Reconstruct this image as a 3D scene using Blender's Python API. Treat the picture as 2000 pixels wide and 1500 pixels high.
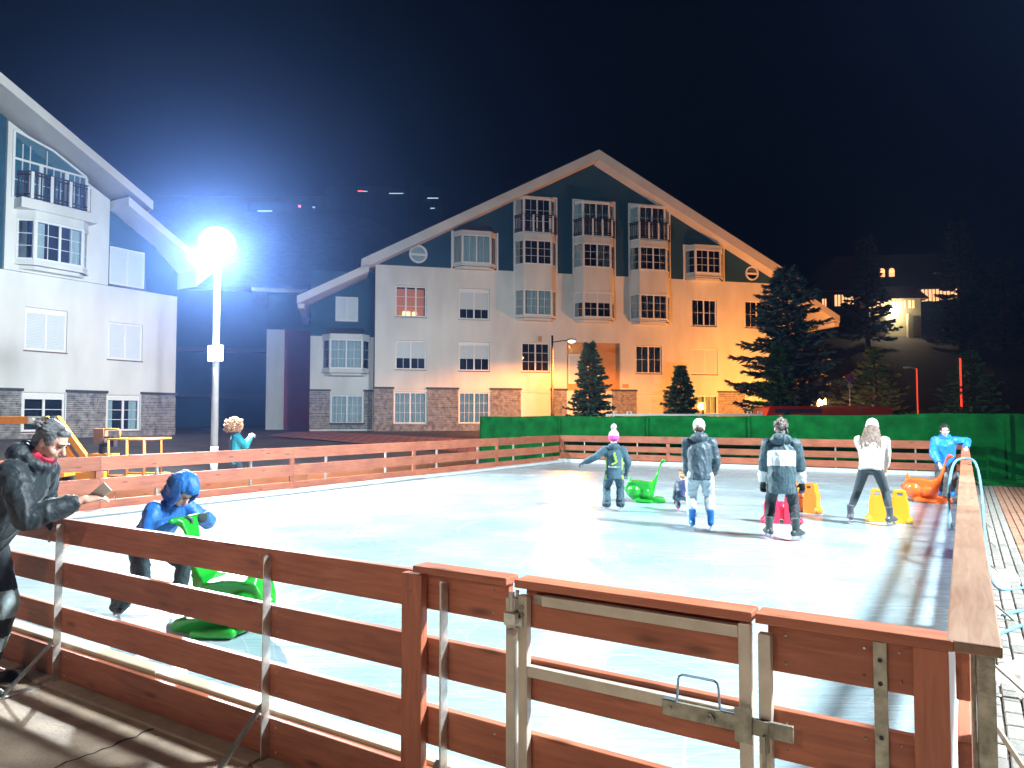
import bpy, bmesh, math, random
from mathutils import Vector, Matrix, Euler, noise
random.seed(7)
R = math.radians
for o in list(bpy.data.objects):
    bpy.data.objects.remove(o)
SC = bpy.context.scene
COL = SC.collection
# ------------------------------------------------------------------ camera
HC = 1.577
cam = bpy.data.cameras.new('camera'); cam.lens = 25.4; cam.sensor_width = 36.0
cam.clip_start = 0.05; cam.clip_end = 2000
camo = bpy.data.objects.new('camera', cam); COL.objects.link(camo)
camo.location = (0, 0, HC); camo.rotation_euler = (R(90 + 2.567), 0, 0)
SC.camera = camo
# ------------------------------------------------------------------ night sky
wd = bpy.data.worlds.new('World'); SC.world = wd; wd.use_nodes = True
nt = wd.node_tree
sky = nt.nodes.new('ShaderNodeTexSky'); sky.sky_type = 'NISHITA'; sky.sun_disc = False
sky.sun_elevation = R(-7.0); sky.sun_rotation = R(200)
nt.links.new(sky.outputs[0], nt.nodes['Background'].inputs[0])
nt.nodes['Background'].inputs[1].default_value = 0.003
# ------------------------------------------------------------------ exposure
SC.view_settings.view_transform = 'Standard'; SC.view_settings.look = 'None'
SC.view_settings.exposure = 0.0; SC.view_settings.gamma = 1.0
SC.view_settings.use_curve_mapping = False
SC.render.engine = 'CYCLES'
SC.cycles.max_bounces = 4; SC.cycles.diffuse_bounces = 2; SC.cycles.glossy_bounces = 2
SC.cycles.transparent_max_bounces = 12; SC.cycles.volume_bounces = 0
SC.cycles.sample_clamp_indirect = 4.0; SC.cycles.use_denoising = True
SC.cycles.use_adaptive_sampling = True; SC.cycles.adaptive_threshold = .03
HAZE_D = 0.0015
LAMP_W = 17500.0          # white floodlights
WARM_W = 1500.0           # street lamps
# ------------------------------------------------------------------ materials
_M = {}
def mat(name, col, rough=.6, metal=0.0, var=0.0, vscale=6.0, bump=0.0, bscale=40.0, stretch=(1,1,1), emis=None,
        estr=0.0, rnd=0.0, spec=.5, sheen=0.0, coat=0.0):
    if name in _M: return _M[name]
    m = bpy.data.materials.new(name); m.use_nodes = True; _M[name] = m
    t = m.node_tree; n = t.nodes; l = t.links; b = n['Principled BSDF']
    b.inputs['Base Color'].default_value = (*col, 1); b.inputs['Roughness'].default_value = rough
    b.inputs['Metallic'].default_value = metal; b.inputs['Specular IOR Level'].default_value = spec
    if sheen: b.inputs['Sheen Weight'].default_value = sheen
    if coat: b.inputs['Coat Weight'].default_value = coat
    if emis: b.inputs['Emission Color'].default_value = (*emis, 1); b.inputs['Emission Strength'].default_value = estr
    if var or bump or rnd:
        tc = n.new('ShaderNodeTexCoord'); mp = n.new('ShaderNodeMapping'); mp.inputs['Scale'].default_value = stretch
        l.new(tc.outputs['Object'], mp.inputs[0])
    if var or rnd:
        hs = n.new('ShaderNodeHueSaturation'); hs.inputs['Color'].default_value = (*col, 1)
        val = None
        if var:
            nz = n.new('ShaderNodeTexNoise'); nz.inputs['Scale'].default_value = vscale; nz.inputs['Detail'].default_value = 5
            l.new(mp.outputs[0], nz.inputs['Vector'])
            mr = n.new('ShaderNodeMapRange'); mr.inputs[1].default_value = .3; mr.inputs[2].default_value = .7
            mr.inputs[3].default_value = 1 - var; mr.inputs[4].default_value = 1 + var
            l.new(nz.outputs[0], mr.inputs[0]); val = mr.outputs[0]
        if rnd:
            oi = n.new('ShaderNodeObjectInfo'); m2 = n.new('ShaderNodeMapRange')
            m2.inputs[3].default_value = 1 - rnd; m2.inputs[4].default_value = 1 + rnd
            l.new(oi.outputs['Random'], m2.inputs[0])
            if val is not None:
                mu = n.new('ShaderNodeMath'); mu.operation = 'MULTIPLY'; l.new(val, mu.inputs[0]); l.new(m2.outputs[0], mu.inputs[1]); val = mu.outputs[0]
            else: val = m2.outputs[0]
        l.new(val, hs.inputs['Value']); l.new(hs.outputs[0], b.inputs['Base Color'])
    if bump:
        nb = n.new('ShaderNodeTexNoise'); nb.inputs['Scale'].default_value = bscale; nb.inputs['Detail'].default_value = 4
        l.new(mp.outputs[0], nb.inputs['Vector'])
        bp = n.new('ShaderNodeBump'); bp.inputs['Strength'].default_value = bump; bp.inputs['Distance'].default_value = .02
        l.new(nb.outputs[0], bp.inputs['Height']); l.new(bp.outputs[0], b.inputs['Normal'])
    return m
def wood_mat(name, col, dark):
    m = bpy.data.materials.new(name); m.use_nodes = True; _M[name] = m
    t = m.node_tree; n = t.nodes; l = t.links; b = n['Principled BSDF']
    tc = n.new('ShaderNodeTexCoord'); oi = n.new('ShaderNodeObjectInfo')
    ad = n.new('ShaderNodeVectorMath'); ad.operation = 'ADD'
    sc = n.new('ShaderNodeVectorMath'); sc.operation = 'SCALE'; sc.inputs[0].default_value = (7, 3, 5)
    l.new(oi.outputs['Random'], sc.inputs['Scale']); l.new(tc.outputs['Object'], ad.inputs[0]); l.new(sc.outputs[0], ad.inputs[1])
    mp = n.new('ShaderNodeMapping'); mp.inputs['Scale'].default_value = (1.2, 14, 14); l.new(ad.outputs[0], mp.inputs[0])
    nz = n.new('ShaderNodeTexNoise'); nz.inputs['Scale'].default_value = 3; nz.inputs['Detail'].default_value = 7; nz.inputs['Distortion'].default_value = .8
    l.new(mp.outputs[0], nz.inputs['Vector'])
    big = n.new('ShaderNodeTexNoise'); big.inputs['Scale'].default_value = 2.2; big.inputs['Detail'].default_value = 3; l.new(ad.outputs[0], big.inputs['Vector'])
    mx = n.new('ShaderNodeMath'); mx.operation = 'MULTIPLY_ADD'; mx.inputs[1].default_value = .6; l.new(nz.outputs[0], mx.inputs[0])
    m5 = n.new('ShaderNodeMath'); m5.operation = 'MULTIPLY'; m5.inputs[1].default_value = .5; l.new(big.outputs[0], m5.inputs[0]); l.new(m5.outputs[0], mx.inputs[2])
    cr = n.new('ShaderNodeValToRGB'); cr.color_ramp.elements[0].position = .36; cr.color_ramp.elements[1].position = .68
    cr.color_ramp.elements[0].color = (*dark, 1); cr.color_ramp.elements[1].color = (*col, 1); l.new(mx.outputs[0], cr.inputs[0])
    # knots
    mk = n.new('ShaderNodeMapping'); mk.inputs['Scale'].default_value = (1.3, 4.5, 4.5); l.new(ad.outputs[0], mk.inputs[0])
    vo = n.new('ShaderNodeTexVoronoi'); vo.inputs['Scale'].default_value = 1.6; l.new(mk.outputs[0], vo.inputs['Vector'])
    kr = n.new('ShaderNodeMapRange'); kr.inputs[1].default_value = .05; kr.inputs[2].default_value = .16; kr.inputs[3].default_value = .45; kr.inputs[4].default_value = 1
    l.new(vo.outputs['Distance'], kr.inputs[0])
    hv = n.new('ShaderNodeMapRange'); hv.inputs[3].default_value = .85; hv.inputs[4].default_value = 1.15; l.new(oi.outputs['Random'], hv.inputs[0])
    mm = n.new('ShaderNodeMath'); mm.operation = 'MULTIPLY'; l.new(kr.outputs[0], mm.inputs[0]); l.new(hv.outputs[0], mm.inputs[1])
    hs = n.new('ShaderNodeHueSaturation'); l.new(cr.outputs[0], hs.inputs['Color']); l.new(mm.outputs[0], hs.inputs['Value'])
    l.new(hs.outputs[0], b.inputs['Base Color']); b.inputs['Roughness'].default_value = .48
    bp = n.new('ShaderNodeBump'); bp.inputs['Strength'].default_value = .18; bp.inputs['Distance'].default_value = .01
    l.new(nz.outputs[0], bp.inputs['Height']); l.new(bp.outputs[0], b.inputs['Normal'])
    return m
def glass_mat(name, tint=(.75,.85,.9), gloss=.14):
    m = bpy.data.materials.new(name); m.use_nodes = True; _M[name] = m
    t = m.node_tree; n = t.nodes; l = t.links
    n.remove(n['Principled BSDF']); out = n['Material Output']
    tr = n.new('ShaderNodeBsdfTransparent'); tr.inputs[0].default_value = (*tint, 1)
    gl = n.new('ShaderNodeBsdfGlossy'); gl.inputs['Roughness'].default_value = .03
    lw = n.new('ShaderNodeFresnel'); lw.inputs['IOR'].default_value = 1.6
    ma = n.new('ShaderNodeMath'); ma.operation = 'ADD'; ma.inputs[1].default_value = gloss - .05; ma.use_clamp = True; l.new(lw.outputs[0], ma.inputs[0])
    mx = n.new('ShaderNodeMixShader'); l.new(ma.outputs[0], mx.inputs[0]); l.new(tr.outputs[0], mx.inputs[1]); l.new(gl.outputs[0], mx.inputs[2])
    l.new(mx.outputs[0], out.inputs[0]); return m
WOOD = wood_mat('stained_pine', (.53,.175,.092), (.32,.092,.050))
WOODWORN = wood_mat('worn_pine', (.29,.18,.12), (.20,.10,.06))
WOODPALE = wood_mat('plywood', (.74,.6,.38), (.6,.45,.25))
GLASS = glass_mat('window_glass')
STEEL = mat('galvanised_steel', (.62,.62,.58), .38, .75, var=.25, vscale=18, bump=.05, bscale=60)
STEELPAINT = mat('cream_painted_steel', (.62,.56,.47), .42, .25, var=.12, vscale=10)
STEELDIRTY = mat('weathered_steel', (.35,.34,.28), .5, .6, var=.35, vscale=25, bump=.15, bscale=50)
CREAM = mat('cream_render', (.66,.68,.645), .85, var=.11, vscale=1.1, bump=.14, bscale=55, stretch=(1,1,.35))
BLUE = mat('dark_blue_render', (.005,.055,.088), .8, var=.15, vscale=.8, bump=.1, bscale=60)
MAROON = mat('maroon_render', (.22,.035,.06), .85, var=.1, vscale=.8, bump=.1, bscale=60)
WHITE = mat('white_frame', (.76,.78,.77), .45, var=.04)
ROOFW = mat('white_eaves', (.70,.70,.67), .7, var=.08, vscale=.9)
SLATE = mat('slate_roof', (.035,.042,.05), .6, var=.3, vscale=8, bump=.3, bscale=20)
STONE = mat('stacked_slate', (.21,.205,.20), .85, var=.55, vscale=5, bump=.5, bscale=30)
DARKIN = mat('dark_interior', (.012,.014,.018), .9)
CURT = mat('white_curtain', (.62,.68,.66), .9, var=.08, vscale=12)
SHUT = mat('roller_shutter', (.62,.70,.72), .6, var=.03)
BLACKM = mat('black_metal', (.02,.02,.024), .45, .3)
RAILM = mat('balcony_rail', (.035,.03,.04), .5, .2)
def child(parent, o):
    if parent is not None: o.parent = parent
    return o
def tag(o, label=None, cat=None, group=None, kind=None):
    if label: o['label'] = label
    if cat: o['category'] = cat
    if group: o['group'] = group
    if kind: o['kind'] = kind
    return o
def empty(name, loc=(0,0,0), rz=0.0, **k):
    o = bpy.data.objects.new(name, None); COL.objects.link(o); o.empty_display_size = .1
    o.location = loc; o.rotation_euler = (0, 0, rz); return tag(o, **k)
def V(*a): return Vector(a)
class MB:
    def __init__(s): s.v = []; s.f = []; s.m = []; s.mi = 0
    def add(s, vs, fs):
        k = len(s.v); s.v += [tuple(p) for p in vs]; s.f += [tuple(i + k for i in f) for f in fs]; s.m += [s.mi] * len(fs); return s
    def hexa(s, p):      # 8 points: bottom 4 ccw, top 4 ccw
        return s.add(p, [(3,2,1,0),(4,5,6,7),(0,1,5,4),(1,2,6,5),(2,3,7,6),(3,0,4,7)])
    def box(s, x0, x1, y0, y1, z0, z1):
        if x0 > x1: x0, x1 = x1, x0
        if y0 > y1: y0, y1 = y1, y0
        if z0 > z1: z0, z1 = z1, z0
        return s.hexa([(x0,y0,z0),(x1,y0,z0),(x1,y1,z0),(x0,y1,z0),(x0,y0,z1),(x1,y0,z1),(x1,y1,z1),(x0,y1,z1)])
    def beam(s, p, q, w, h, up=(0,0,1)):
        p, q = Vector(p), Vector(q); d = (q - p).normalized(); up = Vector(up)
        sx = d.cross(up)
        if sx.length < 1e-4: sx = d.cross(Vector((0,1,0)))
        sx.normalize(); uu = sx.cross(d).normalized(); a = sx * w / 2; b = uu * h / 2
        return s.hexa([p-a-b, p+a-b, q+a-b, q-a-b, p-a+b, p+a+b, q+a+b, q-a+b])
    def tube(s, pts, r, n=8, cap=True, flat=None):
        pts = [Vector(p) for p in pts]; rs = r if isinstance(r, (list, tuple)) else [r] * len(pts)
        rings = []; prev = None
        for i, p in enumerate(pts):
            d = (pts[min(i+1, len(pts)-1)] - pts[max(i-1, 0)]).normalized()
            if prev is None:
                a = d.cross(Vector((0,0,1)))
                if a.length < .05: a = d.cross(Vector((1,0,0)))
            else: a = prev - d * prev.dot(d)
            a.normalize(); prev = a; b = d.cross(a)
            rings.append([p + (a*math.cos(2*math.pi*j/n) + b*math.sin(2*math.pi*j/n)*(flat or 1)) * rs[i] for j in range(n)])
        vs = [q for g in rings for q in g]; fs = []
        for i in range(len(pts)-1):
            for j in range(n):
                k = (j+1) % n; fs.append((i*n+j, i*n+k, (i+1)*n+k, (i+1)*n+j))
        if cap: fs.append(tuple(range(n-1,-1,-1))); fs.append(tuple(range((len(pts)-1)*n, len(pts)*n)))
        return s.add(vs, fs)
    def prism(s, poly, a0, a1, plane='xz'):
        n = len(poly); f = {'xz': lambda p, a: (p[0], a, p[1]), 'xy': lambda p, a: (p[0], p[1], a), 'yz': lambda p, a: (a, p[0], p[1])}[plane]
        vs = [f(p, a0) for p in poly] + [f(p, a1) for p in poly]
        return s.add(vs, [tuple(range(n)), tuple(range(2*n-1, n-1, -1))] + [(i, i+n, (i+1) % n + n, (i+1) % n) for i in range(n)])
    def ell(s, c, r, nu=14, nv=9, rot=None):
        c = Vector(c); vs = []; fs = []
        if not isinstance(r, (tuple, list)): r = (r, r, r)
        for i in range(nv+1):
            t = math.pi * i / nv
            for j in range(nu):
                p = 2*math.pi*j/nu; q = Vector((r[0]*math.sin(t)*math.cos(p), r[1]*math.sin(t)*math.sin(p), r[2]*math.cos(t)))
                if rot is not None: q = rot @ q
                vs.append(c + q)
        for i in range(nv):
            for j in range(nu):
                k = (j+1) % nu; a, b, cc, d = i*nu+j, i*nu+k, (i+1)*nu+k, (i+1)*nu+j
                if i == 0: fs.append((a, d, cc))
                elif i == nv-1: fs.append((a, d, b))
                else: fs.append((a, d, cc, b))
        return s.add(vs, fs)
    def cap(s, p, q, r0, r1, n=12):      # tapered capsule
        p, q = Vector(p), Vector(q); d = q - p; L = d.length
        if L < 1e-5: return s.ell(p, r0)
        d.normalize(); pts = []; rs = []
        for k in range(4):
            a = math.pi/2*k/4; pts.append(p - d*r0*math.cos(a)); rs.append(max(r0*math.sin(a), r0*.06))
        pts.append(p); rs.append(r0); pts.append(q); rs.append(r1)
        for k in range(3, -1, -1):
            a = math.pi/2*k/4; pts.append(q + d*r1*math.cos(a)); rs.append(max(r1*math.sin(a), r1*.06))
        return s.tube(pts, rs, n)
    def loft(s, rings, n=20):            # rings: (center, rx, ry, rot matrix)
        vs = []; fs = []
        for c, rx, ry, rot in rings:
            for j in range(n):
                t = 2*math.pi*j/n; q = Vector((rx*math.cos(t), ry*math.sin(t), 0)); vs.append(Vector(c) + (rot @ q if rot is not None else q))
        for i in range(len(rings)-1):
            for j in range(n):
                k = (j+1) % n; fs.append((i*n+j, i*n+k, (i+1)*n+k, (i+1)*n+j))
        fs.append(tuple(range(n-1,-1,-1))); fs.append(tuple(range((len(rings)-1)*n, len(rings)*n)))
        return s.add(vs, fs)
    def quad(s, a, b, c, d): return s.add([a,b,c,d], [(0,1,2,3)])
    def mesh(s, name, mats):
        me = bpy.data.meshes.new(name); me.from_pydata(s.v, [], s.f); 
        for m in (mats if isinstance(mats, (list, tuple)) else [mats]): me.materials.append(m)
        if any(s.m): me.polygons.foreach_set('material_index', s.m)
        me.update(); return me
    def build(s, name, mats, parent=None, smooth=False, bevel=0.0, loc=None, rz=None):
        me = s.mesh(name, mats)
        if smooth: me.polygons.foreach_set('use_smooth', [True]*len(me.polygons))
        o = bpy.data.objects.new(name, me); COL.objects.link(o); child(parent, o)
        if loc is not None: o.location = loc
        if rz is not None: o.rotation_euler = (0,0,rz)
        if bevel:
            b = o.modifiers.new('bevel', 'BEVEL'); b.width = bevel; b.segments = 2; b.limit_method = 'ANGLE'
        return o
def part(parent, name, m, *boxes, bevel=0.0):
    b = MB()
    for x in boxes: b.box(*x)
    return b.build(name, m, parent, bevel=bevel)
def link_copy(o, parent=None, loc=None, rz=None):
    c = o.copy(); COL.objects.link(c); c.parent = parent
    if loc is not None: c.location = loc
    if rz is not None: c.rotation_euler = (0,0,rz)
    for ch in o.children: link_copy(ch, c)
    return c
def smooth(a, b, x):
    t = max(0.0, min(1.0, (x-a)/(b-a))); return t*t*(3-2*t)
# ================================================================== rink frame
TH = .5586
N0 = V(1.305, 2.162); WD = V(-math.cos(TH), math.sin(TH)); UD = V(math.sin(TH), math.cos(TH))
RW, RL = 12.0, 19.9
GZ = -.148
def rk(a, b, z=0.0):
    p = N0 + WD*a + UD*b; return V(p.x, p.y, z)
def rinkco(x, y):
    d = V(x, y) - N0; return d.dot(WD), d.dot(UD)
def gz(x, y):
    a, b = rinkco(x, y); da = max(0, a-RW-4); db = max(0, b-RL-2.5)
    z = GZ + .92*smooth(0, 11, math.hypot(da, db))
    h = min(max(0, y - 56), 80)
    z += h*(.30 + .25*smooth(5, -30, x))
    return z
g = MB(); xs = [-260+13*i for i in range(14)] + [-78+2.4*i for i in range(66)] + [82+13*i for i in range(15)]
ys = [-60, -30, -12] + [-6+2*i for i in range(36)] + [70+10*i for i in range(24)]
for y in ys:
    for x in xs: g.v.append((x, y, gz(x, y)))
nx = len(xs)
for j in range(len(ys)-1):
    for i in range(nx-1): g.f.append((j*nx+i, j*nx+i+1, (j+1)*nx+i+1, (j+1)*nx+i)); g.m.append(0)
ASPH = mat('dark_asphalt', (.055,.05,.05), .85, var=.35, vscale=1.2, bump=.3, bscale=30)
tag(g.build('ground', ASPH, smooth=True), kind='structure')
# tan pavement in front of the near barrier
PAVE = mat('tan_concrete', (.42,.33,.245), .8, var=.28, vscale=3.5, bump=.35, bscale=55)
pv = MB(); pv.quad(rk(-1.6,-.02,GZ+.004), rk(-1.6,-9,GZ+.004), rk(16,-9,GZ+.004), rk(16,-.02,GZ+.004))
pave = tag(pv.build('pavement', PAVE), kind='structure')
KERBC = mat('pale_concrete', (.46,.38,.28), .8, var=.2, vscale=6, bump=.3, bscale=40)
pk = MB(); pk.hexa([rk(-.2,-.13,GZ-.05), rk(14,-.13,GZ-.05), rk(14,.02,GZ-.05), rk(-.2,.02,GZ-.05), rk(-.2,-.13,GZ+.02), rk(14,-.13,GZ+.02), rk(14,.02,GZ+.02), rk(-.2,.02,GZ+.02)])
tag(pk.build('edge_strip', KERBC, bevel=.006), kind='structure')
# crack running across the pavement
ck = MB(); random.seed(3)
c0, c1 = V(-1.86,4.22), V(-2.42,3.34); nrm = V(-(c1-c0).y, (c1-c0).x).normalized(); prevp = None
for i in range(25):
    t = i/24; c = c0.lerp(c1, t) + nrm*random.uniform(-.016,.016); wdt = .004 + .017*abs(noise.noise((t*7,1,0)))*(1-.3*t)
    pr = (V(*(c-nrm*wdt), GZ+.008), V(*(c+nrm*wdt), GZ+.008))
    if prevp: ck.quad(prevp[0], prevp[1], pr[1], pr[0])
    prevp = pr
for c0b, c1b in ((V(-2.28,3.56), V(-1.7,3.36)), (V(-2.42,3.34), V(-3.4,2.7))):
    prevp = None; nr2 = V(-(c1b-c0b).y, (c1b-c0b).x).normalized()
    for i in range(14):
        t = i/13; c = c0b.lerp(c1b, t) + nr2*random.uniform(-.012,.012); wdt = .003+.004*random.random()
        pr = (V(*(c-nr2*wdt), GZ+.009), V(*(c+nr2*wdt), GZ+.009))
        if prevp: ck.quad(prevp[0], prevp[1], pr[1], pr[0])
        prevp = pr
ck.build('crack', mat('crack_dirt', (.02,.018,.015), .95), pave)
# ================================================================== ice
def ice_mat():
    m = bpy.data.materials.new('skated_ice'); m.use_nodes = True
    t = m.node_tree; n = t.nodes; l = t.links; b = n['Principled BSDF']
    tc = n.new('ShaderNodeTexCoord')
    col = n.new('ShaderNodeTexNoise'); col.inputs['Scale'].default_value = .8; col.inputs['Detail'].default_value = 6; l.new(tc.outputs['Object'], col.inputs['Vector'])
    acc = None
    for k, (ang, sc) in enumerate(((.35,(1.0,17,1)), (-.25,(1.4,24,1)), (.75,(1.2,13,1)))):
        mp = n.new('ShaderNodeMapping'); mp.inputs['Rotation'].default_value = (0,0,ang); mp.inputs['Scale'].default_value = sc; l.new(tc.outputs['Object'], mp.inputs[0])
        nz = n.new('ShaderNodeTexNoise'); nz.inputs['Scale'].default_value = 1.7; nz.inputs['Detail'].default_value = 5; nz.inputs['Distortion'].default_value = 1.6; l.new(mp.outputs[0], nz.inputs['Vector'])
        if acc is None: acc = nz.outputs[0]
        else:
            ad = n.new('ShaderNodeMath'); ad.operation = 'ADD'; l.new(acc, ad.inputs[0]); l.new(nz.outputs[0], ad.inputs[1]); acc = ad.outputs[0]
    ad = n.new('ShaderNodeMath'); ad.operation = 'MULTIPLY_ADD'; ad.inputs[1].default_value = .5; l.new(acc, ad.inputs[0]); l.new(col.outputs[0], ad.inputs[2])
    cr = n.new('ShaderNodeValToRGB'); e = cr.color_ramp.elements; e[0].position = .95; e[1].position = 1.0
    mr = n.new('ShaderNodeMapRange'); mr.inputs[1].default_value = .95; mr.inputs[2].default_value = 1.55; l.new(ad.outputs[0], mr.inputs[0])
    e[0].position = .15; e[0].color = (.24,.38,.45,1); e[1].position = .85; e[1].color = (.38,.53,.59,1); l.new(mr.outputs[0], cr.inputs[0])
    msk = None                                        # thin curved skate cuts
    for sc_, mul, off in ((.55,15,0),(.9,13,7),(.33,20,19)):
        mo = n.new('ShaderNodeVectorMath'); mo.operation = 'ADD'; mo.inputs[1].default_value = (off,off*.6,0); l.new(tc.outputs['Object'], mo.inputs[0])
        c1 = n.new('ShaderNodeTexNoise'); c1.inputs['Scale'].default_value = sc_; c1.inputs['Detail'].default_value = .6; c1.inputs['Distortion'].default_value = .7; l.new(mo.outputs[0], c1.inputs['Vector'])
        m1 = n.new('ShaderNodeMath'); m1.operation = 'MULTIPLY'; m1.inputs[1].default_value = mul; l.new(c1.outputs[0], m1.inputs[0])
        f1 = n.new('ShaderNodeMath'); f1.operation = 'FRACT'; l.new(m1.outputs[0], f1.inputs[0])
        s1 = n.new('ShaderNodeMath'); s1.operation = 'SUBTRACT'; s1.inputs[1].default_value = .5; l.new(f1.outputs[0], s1.inputs[0])
        a1 = n.new('ShaderNodeMath'); a1.operation = 'ABSOLUTE'; l.new(s1.outputs[0], a1.inputs[0])
        r1 = n.new('ShaderNodeMapRange'); r1.inputs[1].default_value = .006; r1.inputs[2].default_value = .035; r1.inputs[3].default_value = 1; r1.inputs[4].default_value = 0; l.new(a1.outputs[0], r1.inputs[0])
        if msk is None: msk = r1.outputs[0]
        else: mxx = n.new('ShaderNodeMath'); mxx.operation = 'MAXIMUM'; l.new(msk, mxx.inputs[0]); l.new(r1.outputs[0], mxx.inputs[1]); msk = mxx.outputs[0]
    mcol = n.new('ShaderNodeMix'); mcol.data_type = 'RGBA'; mcol.inputs['B'].default_value = (.62,.74,.80,1); l.new(cr.outputs[0], mcol.inputs['A'])
    mf = n.new('ShaderNodeMath'); mf.operation = 'MULTIPLY'; mf.inputs[1].default_value = .28; l.new(msk, mf.inputs[0]); l.new(mf.outputs[0], mcol.inputs['Factor'])
    l.new(mcol.outputs['Result'], b.inputs['Base Color'])
    rr = n.new('ShaderNodeMapRange'); rr.inputs[3].default_value = .10; rr.inputs[4].default_value = .32; l.new(mr.outputs[0], rr.inputs[0]); l.new(rr.outputs[0], b.inputs['Roughness'])
    gr = n.new('ShaderNodeTexNoise'); gr.inputs['Scale'].default_value = 55; gr.inputs['Detail'].default_value = 3; l.new(tc.outputs['Object'], gr.inputs['Vector'])
    a2 = n.new('ShaderNodeMath'); a2.operation = 'MULTIPLY_ADD'; a2.inputs[1].default_value = .35; l.new(gr.outputs[0], a2.inputs[0]); l.new(acc, a2.inputs[2])
    bp = n.new('ShaderNodeBump'); bp.inputs['Strength'].default_value = .22; bp.inputs['Distance'].default_value = .012; l.new(a2.outputs[0], bp.inputs['Height']); l.new(bp.outputs[0], b.inputs['Normal'])
    return m
ic = MB(); ic.hexa([rk(0.02,0.06,-.13), rk(0.02,RL-.05,-.13), rk(RW-.02,RL-.05,-.13), rk(RW-.02,0.06,-.13)][::-1] + [rk(0.02,0.06,0), rk(0.02,RL-.05,0), rk(RW-.02,RL-.05,0), rk(RW-.02,0.06,0)][::-1])
ice = tag(ic.build('ice', ice_mat()), kind='structure')
LINER = mat('white_rink_liner', (.70,.77,.79), .4, var=.06, vscale=3, bump=.15, bscale=8)
LINERC = mat('cream_rink_liner', (.66,.58,.42), .5, var=.08, vscale=3)
SNOW = mat('scraped_snow', (.82,.84,.85), .8, var=.06, vscale=5, bump=.6, bscale=14)
# ================================================================== barriers
A_NEAR = math.atan2(WD.y, WD.x); A_LEFT = math.atan2(UD.y, UD.x); A_FAR = math.atan2(-WD.y, -WD.x); A_RIGHT = math.atan2(-UD.y, -UD.x)
def barrier(label, origin, ang, spans, rows, joints, metal, braces=True, cap=None, steel=STEEL, end_posts=()):
    t = empty('rink_barrier', (origin.x, origin.y, 0), ang, label=label, cat='barrier')
    for x0, x1 in spans:
        for z0, z1 in rows:
            b = MB(); b.box(-(x1-x0)/2+.0015, (x1-x0)/2-.0015, -.018, .018, -(z1-z0)/2, (z1-z0)/2)
            b.build('board', WOOD, t, bevel=.004, loc=((x0+x1)/2, .018, (z0+z1)/2))
    for x in joints:
        b = MB(); b.box(-(rows[0][1]-GZ)/2, (rows[0][1]-GZ)/2, -.055, .055, -.022, .022)
        o = b.build('post', WOOD, t, bevel=.004, loc=(x, .0605, (rows[0][1]+GZ)/2-.006)); o.rotation_euler = (R(90), R(-90), 0)
    for x in metal:
        b = MB(); b.box(x-.02, x+.02, .038, .045, -.14, rows[0][1]-.03); b.box(x-.02, x-.014, .045, .085, -.14, rows[0][1]-.03)
        p = b.build('steel_upright', steel, t)
        if braces:
            q = MB(); q.beam((x+.004,.06,.135), (x+.004,.36,GZ+.012), .03, .012); q.box(x-.03, x+.035, .04, .38, GZ+.005, GZ+.012)
            q.build('brace', steel, p)
    if cap:
        for x0, x1, w0, w1, th in cap:
            b = MB(); b.box(-(x1-x0)/2+.003, (x1-x0)/2-.003, -(w1-w0)/2, (w1-w0)/2, -th/2, th/2)
            b.build('cap_rail', WOODWORN if (steel is STEELDIRTY and x0 > 9) else WOOD, t, bevel=.005, loc=((x0+x1)/2, (w0+w1)/2, rows[0][1]+th/2+.001))
    return t
rowsN = [(.745,.905),(.465,.625),(.175,.335),(-.125,.065)]
rowsL = [(.69,.92),(.33,.56),(-.02,.20)]
rowsF = [(.705,.92),(.405,.585),(.13,.32)]
nearL = barrier('long brown plank rink barrier in the foreground, left of the gate', rk(0,0), A_NEAR, [(1.53,2.0),(2.0,6.0),(6.0,10.0),(10.0,12.0)], rowsN, (2.0,6.0,10.0), (1.855,2.97,4.99,7.02,9.0,11.0),
                cap=[(1.51,1.995,-.012,.085,.03)])
part(nearL, 'hinge_post', STEELPAINT, (1.482,1.522,.04,.075,GZ,.86), bevel=.003)
leftB = barrier('far brown barrier behind the curly-haired woman, from machine to corner', rk(RW,0), A_LEFT, [(0,4),(4,8.03),(8.03,12.04),(12.04,15.96),(15.96,19.87)], rowsL, (4,8.03,12.04,15.96), (1,3,5.01,6.99,9.0,10.96,13.0,14.93,16.91,18.82))
farB = barrier('brown barrier across the rink end in front of green screen', rk(RW,RL), A_FAR, [(0,3.92),(3.92,7.9),(7.9,11.98)], rowsF, (.06,3.92,7.9), (.94,2.87,4.9,6.9,8.9,10.9))
rightB = barrier('brown barrier on the right with broad flat cap rail', rk(0,RL), A_RIGHT, [(0,4),(4,8),(8,12),(12,16),(16,19.9)], rowsN, (4,8,12,16), (1,3,5,7,9,11,13,15,17,19), braces=True,
                 cap=[(-.03,4.0,-.02,.115,.033),(4.0,8.0,-.02,.112,.033),(8,13.2,-.018,.113,.033),(13.2,16.3,-.02,.115,.033),(16.3,19.99,-.02,.115,.033)], steel=STEELDIRTY)
# the heavier end post with its outrigger at the near corner
q = MB(); q.box(19.80,19.86,.05,.10,GZ,.90); q.build('end_upright', STEELDIRTY, rightB, bevel=.004)
q = MB(); q.beam((19.70,.10,.62),(19.70,.30,.30),.035,.012); q.build('outrigger', STEELPAINT, rightB)
q = MB(); q.beam((19.70,.09,.29),(19.70,.33,.28),.03,.03); q.tube([(19.68,.31,.28),(19.68,.31,.33)],.028,10); q.build('outrigger_foot', STEELDIRTY, rightB)
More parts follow.
